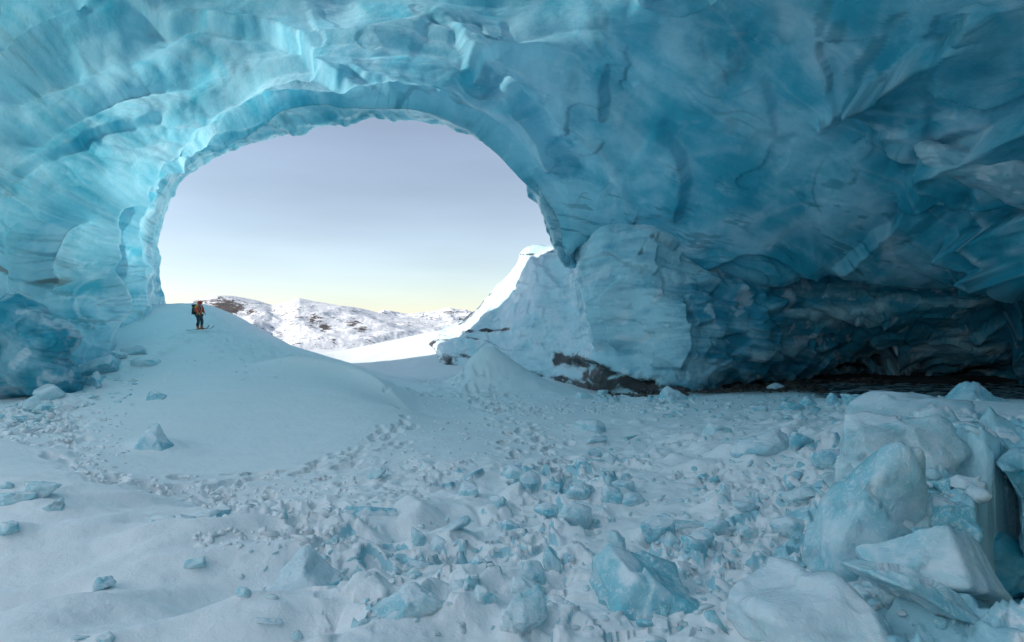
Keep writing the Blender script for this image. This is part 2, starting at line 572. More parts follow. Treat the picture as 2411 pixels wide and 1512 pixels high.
# ------------------------------------------------------------------ ground
CTRL = []
def G(u, v, d): CTRL.append(px(u, v, d))
for u in (-200, 60, 250, 400, 520, 640, 760, 870): G(u, 642, 5.0)
for u, v, d in [(-150, 560, 7.2), (60, 560, 7.0), (98, 556, 7.0), (250, 560, 7.6), (400, 560, 7.7), (520, 560, 7.8), (640, 560, 7.8), (760, 555, 7.9), (860, 540, 7.8), (940, 530, 7.2),
                (0, 500, 9.0), (60, 495, 9.4), (140, 500, 10.0), (250, 505, 10.6), (400, 505, 10.8), (540, 505, 10.8), (680, 500, 10.6), (800, 490, 10.2), (880, 470, 10.2), (950, 455, 10.0),
                (0, 470, 10.5), (42, 466, 11.5), (130, 478, 13.0), (200, 482, 13.2), (300, 475, 13.6), (400, 462, 14.6), (480, 455, 15.5), (560, 452, 16.5), (660, 445, 16.5), (760, 430, 16.0), (840, 425, 15.5), (930, 412, 15.0), (1010, 408, 14.5),
                (926, 398, 18.0), (1000, 402, 17.0), (860, 412, 18.5), (690, 405, 24.0), (760, 402, 24.0), (820, 398, 25.0), (900, 395, 27.0), (1000, 395, 27.0),
                (640, 404, 26.0), (700, 393, 29.5), (764, 386, 33.0), (840, 377, 38.0), (900, 373, 41.0), (1000, 380, 34.0), (1100, 380, 34.0),
                # the big drift in the middle
                (140, 440, 16.5), (220, 440, 17.5), (300, 432, 18.5), (380, 425, 19.0), (440, 425, 20.5), (488, 420, 22.0),
                (200, 400, 21.0), (280, 395, 22.5), (340, 395, 23.0), (400, 408, 22.5),
                (200, 372, 25.5), (260, 375, 26.5), (323, 382, 27.0), (357, 391, 26.5), (385, 403, 25.0), (412, 418, 23.5),
                (330, 380, 30.5), (370, 391, 29.5), (410, 402, 27.0),
                (130, 385, 24.0), (90, 400, 21.0), (60, 420, 17.5), (30, 432, 15.5), (0, 430, 15.0), (-60, 425, 14),
                (0, 402, 22.0), (40, 398, 22.0), (80, 380, 26.0), (110, 364, 29.5),
                (200, 348, 31.5), (160, 352, 31.0), (197, 331, 37.0), (165, 335, 37.0), (145, 332, 38.0), (240, 345, 34.0), (235, 333, 37.0),
                (150, 305, 46.0), (175, 304, 45.0), (204, 304, 44.0), (238, 320, 42.5), (272, 339, 40.5), (306, 350, 38.5), (336, 359, 37.0), (361, 374, 33.5),
                (120, 310, 44.0), (100, 320, 42.0),
                # lee of the crest, then the valley beyond
                (382, 377, 44.0), (345, 366, 46.0), (320, 362, 50.0),
                (335, 359, 58.0), (380, 345, 58.0), (442, 330, 57.0), (425, 360, 49.0), (470, 371, 43.0), (425, 377, 42.0),
                (446, 384, 37.5), (467, 395, 31.5), (430, 395, 31.0), (486, 366, 33.0), (520, 380, 33.0), (455, 385, 33.5), (565, 399, 28.5), (520, 402, 27.5), (600, 396, 32.0), (552, 388, 35.5)]:
    G(u, v, d)
for x, y, z in [(-30, 60, -8), (-20, 62, -9), (-8, 75, -8), (-30, 75, -16), (0, 80, -9), (10, 70, -2), (-45, 60, -4), (25, 60, -3), (45, 50, -4), (40, 30, -4), (35, 10, -4), (-40, 40, -1), (-35, 20, -4), (-28, 5, -3.5), (-15, 3, -2.9), (15, 2, -3.2), (8, 2, -3.0), (0, 2, -2.8), (-25, 52, -2)]:
    CTRL.append(np.array([x, y, z], float))
CTRL = np.array(CTRL)


def tps_fit(C, lam=0.004):
    X = C[:, :2] / 10.0
    n = len(X)
    d = np.linalg.norm(X[:, None] - X[None], axis=-1)
    K = np.where(d > 0, d * d * np.log(np.maximum(d, 1e-9)), 0) + lam * np.eye(n)
    Q = np.concatenate([np.ones((n, 1)), X], 1)
    A = np.block([[K, Q], [Q.T, np.zeros((3, 3))]])
    return X, np.linalg.solve(A, np.concatenate([C[:, 2], np.zeros(3)]))


_TX, _TW = tps_fit(CTRL)


def base_z(x, y):
    x = np.asarray(x, float).ravel() / 10
    y = np.asarray(y, float).ravel() / 10
    out = _TW[len(_TX)] + _TW[len(_TX) + 1] * x + _TW[len(_TX) + 2] * y
    for k in range(len(_TX)):
        r2 = (x - _TX[k, 0]) ** 2 + (y - _TX[k, 1]) ** 2
        out += _TW[k] * 0.5 * r2 * np.log(np.maximum(r2, 1e-12))
    return out


def hit(u, v, dmin=3.0, dmax=60.0):
    """where the line of sight through (u, v) meets the snow"""
    d = np.exp(np.linspace(math.log(dmin), math.log(dmax), 500))
    x, z = (u - 512.0) / F * d, -(v - 321.0) / F * d
    g = base_z(x, d)
    k = np.nonzero(z < g)[0]
    k = k[0] if len(k) else len(d) - 1
    return float(x[k]), float(d[k])


NA, NR = 720, 640
az = np.linspace(R(-64), R(64), NA)
rr = np.exp(np.linspace(math.log(3.0), math.log(95.0), NR))
AZ, RR = np.meshgrid(az, rr, indexing='ij')
GX, GY = (np.sin(AZ) * RR).ravel(), (np.cos(AZ) * RR).ravel()
GZ = base_z(GX, GY)
P2 = np.stack([GX, GY, np.zeros_like(GX)], 1).astype(np.float32)
GU, GV = uv_of(np.stack([GX, GY, GZ], 1))
near = 1 - sstep(12, 30, GY)
crest = smooth_line([px(u_, 380, d_)[:2] for u_, d_ in ((215, 27.5), (262, 27.2), (323, 27.0), (357, 26.4), (388, 25.0), (412, 23.6), (430, 21.8))], 8)
dcr, scr, tcr = dist_poly(GX.astype(np.float32), GY.astype(np.float32), crest)
side_near = scr < 0
hcr = 1.15 * sstep(0.0, 0.35, tcr) * sstep(1.0, 0.5, tcr)
GZ += hcr * np.where(side_near, 0.6 * np.exp(-dcr / 2.0) + 0.4 * np.exp(-dcr / 0.45), np.exp(-(dcr / 3.2) ** 1.2))
cx_, cy_ = (486 - 512) / F * 33.0, 33.0
rc = np.hypot(np.where(GX > cx_, 0.5, 0.8) * (GX - cx_), (GY - cy_) * 0.7) * (1 + 0.25 * fbm(P2 * 0.45, 3, 44))
GZ += 1.25 * np.exp(-(rc / 1.7) ** 1.6)
out_ice = np.zeros(len(GX), np.float32)
# wind drift: long soft ridges
warp = np.stack([GX * 0.9 + GY * 0.35, GY * 0.9 - GX * 0.5, 0 * GX], 1) * np.array([0.32, 0.75, 1])
left_fg = sstep(620, 300, GU) * sstep(455, 520, GV)
GZ += fbm(warp, 3, 3) * (0.05 + 0.24 * left_fg) + left_fg * 0.5 * fbm(warp * 0.45, 2, 13)
# buried rubble: soft mounds with sharp lee edges
rub = sstep(250, 420, GU) * sstep(440, 480, GV) + sstep(560, 640, GU) * sstep(400, 425, GV) * sstep(25, 18, GY)
rub = np.clip(rub + 0.35 * sstep(480, 500, GV) * sstep(180, 420, GU), 0, 1) * sstep(40, 25, GY)
wp = P2 * 0.9 + 0.35 * np.stack([fbm(P2 * 0.8, 2, 11), fbm(P2 * 0.8, 2, 12), 0 * GX], 1)
f1, f2, fv = worley(wp, 2, facet=True, dims=2)
mound = np.clip(0.55 - f1, 0, 1) * sstep(-0.3, 0.2, fv) * sstep(0.0, 0.35, f2 - f1)
GZ += rub * mound * 0.34
f1, f2, fv = worley(wp * 2.6, 5, facet=True, dims=2)
sharp = np.clip(fv * 0.5 + 0.05, 0, 0.35) * sstep(0.02, 0.25, f2 - f1)
patchy = sstep(-0.1, 0.35, fbm(P2 * 0.35, 3, 21))
GZ += rub * patchy * sharp * 0.4
out_ice = np.maximum(out_ice, rub * patchy * sstep(0.05, 0.25, sharp) * 0.62)
GZ += fbm(P2 * 1.6, 4, 31) * 0.035 * (0.4 + rub)
g1_, g2_, gv_ = worley(P2 * 4.2 + 0.4 * np.stack([perlin(P2 * 3, 15), perlin(P2 * 3, 16), 0 * GX], 1), 33, facet=True, dims=2)
crust = rub * sstep(-0.15, 0.3, fbm(P2 * 0.6, 3, 35)) * sstep(24, 14, GY)
GZ += crust * 0.085 * np.clip(gv_, -.7, .7)
GZ += sstep(13, 7, GY) * 0.012 * fbm(P2 * np.array([3.0, 7.0, 1.0], np.float32), 2, 36)
bed = sstep(800, 860, GU) * sstep(24.5, 26.5, GY + 1.2 * perlin(P2 * 0.3, 56)) * sstep(36.5, 34.0, GY + 1.2 * perlin(P2 * 0.3, 57))
GZ = GZ * (1 - bed) + np.minimum(GZ, -4.4) * bed
# snow banked up round the larger blocks
for ln in BLOCKS.strip().split('\n'):
    q = ln.split('|')[1].split(',')
    bu, bv, bw, bh = [float(k) for k in q[:4]]
    bx, bd = hit(bu * DS, bv * DS)
    wm, hm = bw * DS / F * bd, bh * DS / F * bd
    dx, dy = GX - bx, GY - bd - 0.45 * wm
    m = np.nonzero((np.abs(dx) < 2.5 * wm) & (np.abs(dy) < 2.5 * wm))[0]
    r2 = (dx[m] / (0.75 * wm)) ** 2 + (dy[m] / (0.6 * wm)) ** 2
    GZ[m] += 0.3 * hm * np.exp(-r2) * (1 + 0.4 * perlin(P2[m] * 2.2, 7))
GZ += 0.45 * sstep(900, 1000, GU * 1.08) * np.exp(-((GY - 8.2) / 2.6) ** 2) * (1 + 0.5 * fbm(P2 * 0.9, 3, 47))
heap = sstep(790, 890, GU + 25 * perlin(P2 * 0.7, 46)) * sstep(405, 432, GV) * (GY < 17)
g1_, g2_, gv_ = worley(P2 * 1.0 + 0.25 * np.stack([perlin(P2 * 1.5, 3), perlin(P2 * 1.5, 4), 0 * GX], 1), 21, facet=True, dims=2)
GZ += heap * 0.42 * np.clip(gv_, -.8, .8) * sstep(0, .12, g2_ - g1_)
g1_, g2_, gv_ = worley(P2 * 2.6 + 0.25 * np.stack([perlin(P2 * 3, 5), perlin(P2 * 3, 6), 0 * GX], 1), 23, facet=True, dims=2)
GZ += heap * 0.16 * np.clip(gv_, -.8, .8) * sstep(0, .12, g2_ - g1_)
out_ice = np.maximum(out_ice, heap * 0.62)
GROUND_Z0 = GZ.copy()

# footprints and trampled snow
def D(pts): return [(a * DS, b * DS) for a, b in pts]
rnd = random.Random(5)


def stamp(x, y, a, L, W, dep):
    dx, dy = GX - x, GY - y
    m = np.nonzero((np.abs(dx) < L * 2.2) & (np.abs(dy) < L * 2.2))[0]
    if not len(m): return
    c, s = math.cos(a), math.sin(a)
    p, q = (dx[m] * c + dy[m] * s) / L, (-dx[m] * s + dy[m] * c) / W
    r = np.sqrt(p * p + q * q)
    hole = GROUND_Z0[m] - dep * (1 - sstep(0.62, 1.0, r))
    rimz = GROUND_Z0[m] + dep * 0.16 * np.exp(-((r - 1.2) / 0.2) ** 2)
    GZ[m] = np.where(r < 1.0, np.minimum(GZ[m], hole), np.where(GZ[m] < GROUND_Z0[m] - 0.03, GZ[m], np.maximum(GZ[m], rimz)))


def track(pts, n, spread, size=1.0, dep=0.12):
    line = smooth_line([hit(*p) for p in D(pts)], 10)
    for k in range(n):
        t = (k + rnd.random()) / n * (len(line) - 1)
        i = min(int(t), len(line) - 2)
        p = line[i] + (line[i + 1] - line[i]) * (t - i)
        e = line[i + 1] - line[i]
        a = math.atan2(e[1], e[0])
        o = rnd.gauss(0, spread)
        stamp(p[0] - math.sin(a) * o, p[1] + math.cos(a) * o, a + rnd.gauss(0, .35), size * rnd.uniform(.22, .34), size * rnd.uniform(.11, .17), dep * rnd.uniform(.5, 1.3))


def trample(pts, width, amp, seed):
    line = smooth_line([hit(*p) for p in D(pts)], 6)
    d, s, t = dist_poly(GX, GY, line, width * 1.5)
    m = np.nonzero(d < width * 1.4)[0]
    w = 1 - sstep(0.35, 1.0, d[m] / width + 0.4 * fbm(P2[m] * 0.9, 2, seed))
    f1, f2, fv = worley(P2[m] * 3.2 + 0.3 * np.stack([perlin(P2[m] * 3, 3), perlin(P2[m] * 3, 4), 0 * d[m]], 1), seed, facet=True, dims=2)
    GZ[m] += w * amp * (np.clip(fv, -.8, .8) * 0.8 + fbm(P2[m] * 4.0, 3, seed) * 0.7 - 0.3)


T_LEFT = [(450, 800), (390, 830), (340, 850), (290, 885), (235, 925), (190, 960), (160, 1000), (150, 1050), (190, 1105), (280, 1140), (400, 1150), (560, 1135), (700, 1110), (830, 1075), (900, 1035), (950, 1000)]
track(T_LEFT, 190, 0.42, 1.05, 0.13)
trample(T_LEFT[:11], 0.7, 0.06, 3)
track([(80, 1030), (110, 1000), (170, 985)], 26, 0.4)
track([(950, 1000), (930, 960), (905, 925), (900, 905)], 16, 0.15, 1.1, 0.16)
T_RIGHT = [(1000, 895), (1050, 905), (1110, 930), (1180, 965), (1240, 1000), (1290, 1050), (1320, 1100), (1350, 1150)]
track(T_RIGHT, 120, 0.6, 1.1, 0.2)
trample(T_RIGHT[:4], 2.2, 0.10, 8)
trample([(1150, 960), (1300, 965), (1450, 955), (1600, 950)], 1.3, 0.10, 9)
track([(1350, 1150), (1330, 1230), (1250, 1300), (1130, 1300), (1000, 1320), (850, 1290), (760, 1230), (640, 1180), (500, 1150)], 70, 0.35, 1.0, 0.14)
trample([(480, 1160), (580, 1190), (680, 1230), (760, 1270)], 0.9, 0.13, 12)
trample([(1310, 1512), (1300, 1430), (1330, 1340), (1400, 1310)], 0.32, 0.10, 14)
trample([(880, 1340), (1000, 1320), (1100, 1300)], 0.5, 0.10, 15)
trample([(430, 790), (520, 800), (620, 840), (740, 860), (850, 890), (960, 940)], 2.4, 0.11, 16)
trample([(500, 745), (560, 790), (650, 830)], 2.4, 0.10, 17)
trample([(330, 800), (420, 790), (500, 790)], 2.6, 0.09, 27)
track([(480, 795), (520, 810), (590, 845), (680, 870), (780, 900)], 40, 0.5, 1.2, 0.16)
trample([(0, 990), (60, 985), (110, 960)], 1.3, 0.22, 18)
trample([(1600, 1300), (1750, 1260), (1900, 1190), (1800, 1350), (1950, 1300)], 0.7, 0.12, 19)
trample([(1700, 1180), (1850, 1170), (1650, 1120)], 0.8, 0.12, 20)

# the crevasse at the right-hand edge
edge = np.interp(GY, [3, 5.0, 5.8, 6.6, 7.4, 8.0, 8.5, 9.0], [4.6, 4.45, 4.85, 5.4, 6.1, 7.0, 9.0, 14.0]) + 0.12 * perlin(P2 * 1.5, 41)
cre = sstep(0.0, 0.28, GX - edge) * sstep(9.7, 8.5, GY + 0.5 * fbm(P2 * 1.3, 3, 42))
GZ -= cre * (6.0 + 0.9 * fbm(P2 * 1.1, 3, 43))
out_ice = np.maximum(out_ice, sstep(-0.5, -0.05, GX - edge) * (GY < 9.0))
# bare ice between the blocks, right-hand side
bare = sstep(700, 900, GU) * sstep(400, 430, GV)
out_ice = np.maximum(out_ice, bare * 0.5)
# dirt and gravel on the floor of the recess
dirt = sstep(640, 720, GU) * sstep(27.0, 30.5, GY + 1.5 * perlin(P2 * 0.25, 51)) * sstep(46, 44, GY)
dirt = np.maximum(dirt, 0.9 * sstep(575, 640, GU) * sstep(30.5, 32.0, GY + 1.2 * perlin(P2 * 0.4, 52)) * sstep(40, 38, GY))
GZ += dirt * 0.08 * fbm(P2 * 2.5, 3, 55)

# bare ice on steep rubble; its darker colour also paints shade into the crevices
gn = grid_normals(np.stack([GX, GY, GZ], 1).reshape(NA, NR, 3)).reshape(-1, 3)
steep_g = 1 - np.abs(gn[:, 2])
out_ice = np.maximum(out_ice, np.clip(rub + heap, 0, 1) * (0.25 * sstep(0.12, 0.3, steep_g) + 0.45 * sstep(0.25, 0.55, steep_g)))
me = mesh_from(np.stack([GX, GY, GZ], 1), grid_faces(NA, NR)[:, ::-1], 'snow_ground')
attr(me, 'ice', out_ice)
attr(me, 'dirt', dirt)
tag(link('snow_ground', me, M_SNOW), kind='structure')


def ground_z(x, y, field=None):
    r, a = math.hypot(x, y), math.atan2(x, y)
    i = (a - az[0]) / (az[-1] - az[0]) * (NA - 1)
    j = (math.log(r) - math.log(3.0)) / (math.log(95.0) - math.log(3.0)) * (NR - 1)
    i, j = min(max(int(round(i)), 0), NA - 1), min(max(int(round(j)), 0), NR - 1)
    return float((GROUND_Z0 if field is None else field)[i * NR + j])


# ------------------------------------------------------------------ the ice vault
# sections of the vault from the mouth inwards; each runs from the left foot over the crown to the overhanging edge on the right
def K(*a): return np.array([px(*q) for q in a])
def KW(*a): return np.array(a, float)
keys = [
    K((163, 310, 46), (156, 250, 45), (172, 193, 44), (212, 159, 43), (297, 132, 42), (382, 118, 41), (467, 132, 40), (520, 170, 39), (540, 210, 38), (553, 246, 37), (564, 263, 36.5)),
    K((150, 312, 43.5), (138, 250, 42.5), (158, 183, 41.5), (199, 140, 40.2), (281, 100, 39.2), (370, 88, 38.4), (460, 108, 37.6), (515, 160, 37), (546, 196, 36.3), (566, 226, 35.8), (581, 241, 35.3)),
    K((134, 320, 40), (114, 250, 39), (130, 190, 38.5), (174, 134, 37.2), (254, 88, 36.6), (349, 74, 35.8), (456, 92, 35.4), (530, 142, 35), (580, 182, 34.5), (610, 215, 34.3), (640, 233, 34.3)),
    K((114, 340, 38), (97, 262, 38.5), (108, 202, 38.2), (146, 138, 36.2), (230, 78, 34.3), (342, 55, 33.4), (460, 70, 33.3), (560, 122, 33.3), (625, 182, 33.3), (665, 230, 33.5), (702, 268, 34)),
    K((90, 362, 31.5), (72, 262, 31), (80, 212, 31), (118, 160, 30.5), (205, 110, 30), (332, 42, 29), (472, 48, 29), (602, 90, 29.5), (702, 170, 30.5), (745, 240, 31.5), (772, 282, 32.5)),
    K((60, 380, 28.5), (34, 280, 28), (30, 210, 28), (50, 150, 27.5), (122, 68, 26.5), (320, 0, 25.5), (505, -5, 25.5), (682, 40, 26.5), (800, 130, 27.8), (830, 210, 30.0), (836, 268, 31.8)),
    K((0, 405, 25), (-40, 290, 24), (-60, 200, 24), (-30, 80, 22.5), (60, -20, 21.8), (320, -80, 20.5), (545, -80, 20.5), (765, -30, 21.5), (900, 90, 22.5), (932, 205, 26.5), (950, 284, 29.5)),
    KW((-23, 15, -6), (-24.5, 15, 1), (-22.5, 15, 7), (-17, 15, 12), (-10, 15, 15), (-1, 15, 16), (8, 15, 15), (14, 15, 12.5), (18, 15.5, 8.5), (20, 17, 5), (20.5, 18, 2.0)),
    KW((-23, 5, -6), (-24.5, 5, 1), (-22.5, 5, 7), (-17, 5, 12), (-10, 5, 15), (-1, 5, 16), (9, 5, 15), (16, 5, 12.5), (20, 6, 8), (22, 7, 3), (22, 8, -1)),
    KW((-23, -8, -6), (-24.5, -8, 1), (-22.5, -8, 7), (-17, -8, 12), (-10, -8, 15), (-1, -8, 16), (9, -8, 15), (16, -8, 12.5), (20, -8, 8), (22, -8, 3), (22, -8, -5)),
    KW((-22, -20, -6), (-23, -20, 0), (-21, -20, 4), (-16, -20, 7), (-10, -20, 8), (-1, -20, 8.5), (9, -20, 8), (16, -20, 7), (20, -20, 4), (22, -20, 0), (22, -20, -5)),
    KW((-20, -26, -6), (-20, -27, -3), (-18, -27, -1), (-14, -27, 0), (-9, -27, 1), (-1, -27, 1), (8, -27, 1), (14, -27, 0), (18, -27, -1), (20, -27, -3), (20, -26, -5)),
]
keys = np.array(keys)
# the foot goes into the snow on the left, the overhanging edge turns back and up on the right
foot = keys[:, :1] + np.array([0, 0.5, -2.5])
turn = keys[:, -1:] + np.array([0.6, 2.0, 0.25])
turn2 = keys[:, -1:] + np.array([1.2, 5.0, 1.0])
turn3 = keys[:, -1:] + np.array([3.0, 16.0, 2.0])
turn3[:2] = keys[:2, -1:] + np.array([0.8, 4.0, 3.0])
turn3[6:] = keys[6:, -1:] + np.array([12.0, 9.0, 1.0])
keys = np.concatenate([foot, keys, turn, turn2, turn3], 1)
# the lip folds outwards and up at the mouth
out1 = keys[0] + np.array([0, 0.9, 0.7])
out2 = keys[0] + np.array([0, 1.2, 3.0])
ctr = np.array([-9.0, 42.0, 0.0])
for o_, k_ in ((out1, 0.03), (out2, 0.14)):
    o_[:, 0] += (keys[0][:, 0] - ctr[0]) * k_
keys = np.concatenate([out2[None], out1[None], keys], 0)

NP_, NQ = 820, 600
qs = np.concatenate([np.linspace(0, 2, 36, endpoint=False), np.linspace(2, 8.4, 500, endpoint=False), np.linspace(8.4, 13, 60)])
NQ = len(qs)
ps = np.linspace(0, keys.shape[1] - 1, NP_)
V = resample(resample(keys, ps, 1), qs, 0)              # (NQ, NP, 3)
N = grid_normals(V)
mid = np.array([0, 18, 0.0])
flip = np.sign(((mid - V) * N).sum(-1, keepdims=True).mean())
N = N * flip                                             # towards the inside of the cave
QQ = np.repeat(qs[:, None], NP_, 1).ravel()
PP = np.repeat(ps[None], NQ, 0).ravel()
X = V.reshape(-1, 3)
Nf = N.reshape(-1, 3)
U, W = uv_of(X)
Xf = X.astype(np.float32)
inner = sstep(2.0, 2.6, QQ) * sstep(11.8, 11.0, PP)
lip = sstep(3.6, 2.6, QQ)
wv = np.stack([fbm(Xf / 3.5, 2, 61), fbm(Xf / 3.5, 2, 62), fbm(Xf / 3.5, 2, 63)], 1)
disp = fbm(Xf / 9.0, 2, 2) * 0.6
calm = 1 - 0.6 * sstep(600, 760, U)
# flutes melted by the air stream: smooth hollows between sharp crests, sweeping along the arch
lw = fbm(Xf / 7.0, 2, 64)
F1 = perlin(np.stack([X[:, 1] / 5.0 + 0.5 * lw, PP * 0.21 + 0.25 * lw, 0 * PP], 1), 5)
F2 = perlin(np.stack([X[:, 1] / 2.3 + 0.6 * lw, PP * 0.42 + 0.3 * lw, 0 * PP + 3.3], 1), 6)
F3 = perlin(np.stack([X[:, 1] / 0.8 + 0.8 * wv[:, 1], PP * 1.3 + 0.4 * wv[:, 0], 0 * PP + 6.1], 1), 8)
disp += calm * (1.15 * (0.5 - 2.0 * np.abs(F1)) + 0.32 * (0.4 - 2.0 * np.abs(F2))) + 0.05 * (0.4 - 2 * np.abs(F3))
crestf = np.exp(-(F1 / 0.05) ** 2) + 0.5 * np.exp(-(F2 / 0.05) ** 2)  # weathered crest edges, plus ridge highlights painted in by whitening them
# spalled flakes with sharp edges, mostly overhead and to the right
f1, f2, fv = worley(Xf * np.array([0.8, 0.5, 0.9], np.float32) / 4.5 + 0.5 * wv, 3, facet=True)
msk = sstep(-0.1, 0.35, fbm(Xf / 6.0, 2, 71))
disp += np.clip(fv, -1.0, 1.0) * 0.2 * msk * sstep(250, 420, U)
cellv = fv * 0.5 * msk
# scallops, strongest on the left near the mouth
f1, f2, fv = worley(Xf * np.array([0.9, 0.55, 0.7], np.float32) + 0.3 * wv, 9)
scal = sstep(330, 160, U) * sstep(8.2, 6.0, QQ)
disp -= (0.45 - f1 * f1) * (0.05 + 0.40 * scal)
crestf = crestf + scal * sstep(0.10, 0.0, f2 - f1)
f1, f2, fv = worley(Xf * np.array([2.0, 1.2, 1.6], np.float32) + 0.5 * wv, 10)
disp -= (0.4 - f1 * f1) * (0.03 + 0.13 * scal)
disp += fbm(Xf / 1.1, 4, 81) * 0.035


RIGHT = [([(1985, 245), (2030, 215), (2085, 195), (2140, 140), (2225, 100), (2280, 45), (2330, -20)], 1.7, 45, 1), ([(2165, 350), (2205, 350), (2280, 325), (2411, 275), (2500, 250)], 1.9, 40, 1),
         ([(2150, 345), (2200, 390), (2250, 420), (2300, 470), (2411, 500)], 1.2, 30, -1), ([(2225, 562), (2300, 545), (2411, 500), (2500, 470)], 1.6, 35, 1), ([(2225, 558), (2290, 600), (2350, 650), (2390, 700), (2430, 760)], 1.4, 30, -1),
         ([(2265, 690), (2300, 650), (2340, 620), (2400, 610)], 1.0, 24, 1), ([(2390, 700), (2376, 760), (2386, 840), (2430, 900)], 1.8, 30, -1), ([(2280, 800), (2340, 780), (2400, 740)], 0.9, 18, 1),
         ([(2190, 200), (2260, 230), (2330, 260), (2411, 230)], 0.7, 20, -1), ([(2100, 480), (2160, 500), (2230, 470), (2290, 490)], 0.8, 22, -1)]


def ledge(pts, amp, reach, side=1, groove=False, soft=3.2):
    """one side of the line stands proud of the other and falls back over reach"""
    d, s, t = dist_poly(U, W, smooth_line(D(pts), 6), 110)
    tap = sstep(0, 0.12, t) * sstep(1, 0.88, t)
    s = s * side
    jig = np.zeros(len(U), np.float32)
    nz_ = np.nonzero(d < 200)[0]
    jig[nz_] = 5.0 * fbm(Xf[nz_] * 0.45, 3, 91)
    sd = d * s + jig
    if groove:
        return -amp * np.exp(-(sd / reach) ** 2) * tap
    return 0.75 * amp * tap * (sstep(-soft, soft, sd) * np.exp(-np.maximum(sd, 0) / reach) - 0.7 * sstep(soft, -soft, sd) * np.exp(-np.maximum(-sd, 0) / (reach * 0.6)))


def rib(pts, amp, w):
    d, s, t = dist_poly(U, W, smooth_line(D(pts), 6), 110)
    return amp * np.exp(-d / w) * sstep(0, 0.15, t) * sstep(1, 0.85, t)


led = np.zeros(len(X))
for pts, amp, w in (([(700, 238), (600, 252), (500, 285), (380, 330), (290, 385), (220, 435), (185, 490), (176, 560), (182, 640), (212, 720), (208, 780), (225, 850)], 1.2, 6), ([(600, 275), (470, 330), (370, 400), (305, 470), (285, 550), (295, 640), (310, 720), (340, 790)], 0.8, 5),
                    ([(520, 350), (430, 395), (375, 460), (345, 530), (330, 610), (335, 690)], 0.9, 5), ([(170, 470), (120, 540), (108, 630), (150, 690)], 1.0, 8), ([(330, 400), (260, 470), (232, 550), (240, 640), (268, 710), (290, 790)], 0.5, 5),
                    ([(0, 340), (110, 300), (230, 245), (360, 205), (520, 190)], 0.9, 12), ([(0, 240), (90, 190), (200, 150)], 0.8, 10), ([(760, 215), (900, 225), (1040, 265), (1120, 310), (1190, 370)], 0.7, 6),
                    ([(1060, 180), (1180, 230), (1270, 330), (1330, 430)], 0.8, 9), ([(1900, 330), (2040, 215), (2200, 110)], 0.5, 10)):
    r_ = rib(pts, 1.35 * amp, w)
    led += r_
    crestf = crestf + 0.8 * sstep(0.72, 1.0, r_ / amp)
led += ledge([(285, 42), (400, 62), (500, 75), (600, 92), (700, 120), (775, 165), (860, 190)], 1.1, 26, 1)
led += ledge([(1150, 205), (1230, 245), (1290, 310), (1340, 380), (1360, 420)], 1.3, 10, 1, True)
led += ledge([(1530, 310), (1585, 355), (1610, 400), (1612, 460), (1600, 530)], 1.0, 30, 1)
led += ledge([(1415, 165), (1420, 220), (1425, 290)], 0.7, 16, 1)
led += ledge([(1090, 190), (1150, 150), (1230, 150), (1300, 165), (1370, 175)], 0.6, 20, 1)
led += ledge([(30, 160), (60, 120), (110, 85), (170, 62), (215, 55)], 0.8, 18, -1)
led += ledge([(0, 420), (60, 400), (150, 360), (260, 300), (400, 270)], 0.6, 26, 1)
led += ledge([(1490, 0), (1560, 26), (1640, 22), (1700, 0)], 0.7, 22, -1)
led += ledge([(1960, 640), (2010, 600), (2060, 555), (2100, 520), (2130, 480)], 0.8, 20, 1)
led += ledge([(1640, 640), (1700, 610), (1790, 600), (1870, 640), (1950, 640)], 0.6, 18, -1)
led += ledge([(800, 140), (900, 190), (1010, 210), (1120, 250)], 0.5, 16, 1)
led += ledge([(1000, 60), (1070, 110), (1100, 170)], 0.6, 22, 1)
led += ledge([(1700, 120), (1800, 220), (1830, 330)], 0.4, 30, 1)
for pts, amp, reach, side in RIGHT:
    led += 0.8 * ledge(pts, amp, reach, side, soft=2.2)
disp = (disp * (0.3 + 0.7 * inner) + led * inner) * (1 - 0.55 * lip) * sstep(13.2, 11.8, PP)
disp *= 0.5 + 0.5 * sstep(2.0, 3.0, QQ)
disp += 0.55 * fbm(Xf / 2.2, 3, 95) * np.exp(-((QQ - 2.0) / 0.45) ** 2)
disp += (0.8 * np.exp(-np.abs(QQ - 3.0) / 0.10) - 0.6 * np.exp(-((QQ - 3.45) / 0.22) ** 2)) * sstep(3.0, 4.5, PP) * sstep(10.0, 8.0, PP)
X2 = X + Nf * disp[:, None]
fc = grid_faces(NQ, NP_)
me = mesh_from(X2, fc, 'ice_vault')
# ice thinness, tuned for glow: bright at mouth and crown, dim lip, foot, corners
thin = sstep(-3, 13, X[:, 2]) * (1 - 0.45 * sstep(3, 20, X[:, 0])) * (1 - 0.5 * sstep(10, 12, QQ))
thin = np.maximum(thin, 0.75 * sstep(6.2, 3.5, QQ) * sstep(-2, 8, X[:, 2]) * sstep(6, -2, X[:, 0])) * (1 - 0.75 * sstep(3.3, 2.9, QQ))
thin = thin * (0.8 + 0.5 * fbm(Xf / 5.0, 3, 301)) * (1 - 0.55 * sstep(5.6, 8.4, QQ))
fill_roof = sstep(8.7, 9.5, QQ) * sstep(2, 7, X[:, 2]) * (0.15 + 0.85 * sstep(7, -5, X[:, 0]))  # unseen roof above and behind the camera, made to shine through as added fill
thin = np.clip(thin, 0, 1) * (1 - fill_roof) + 1.35 * fill_roof
attr(me, 'fill_roof', fill_roof)
attr(me, 'thin', np.clip(thin, 0, 1.4))
vd = np.zeros(len(X))
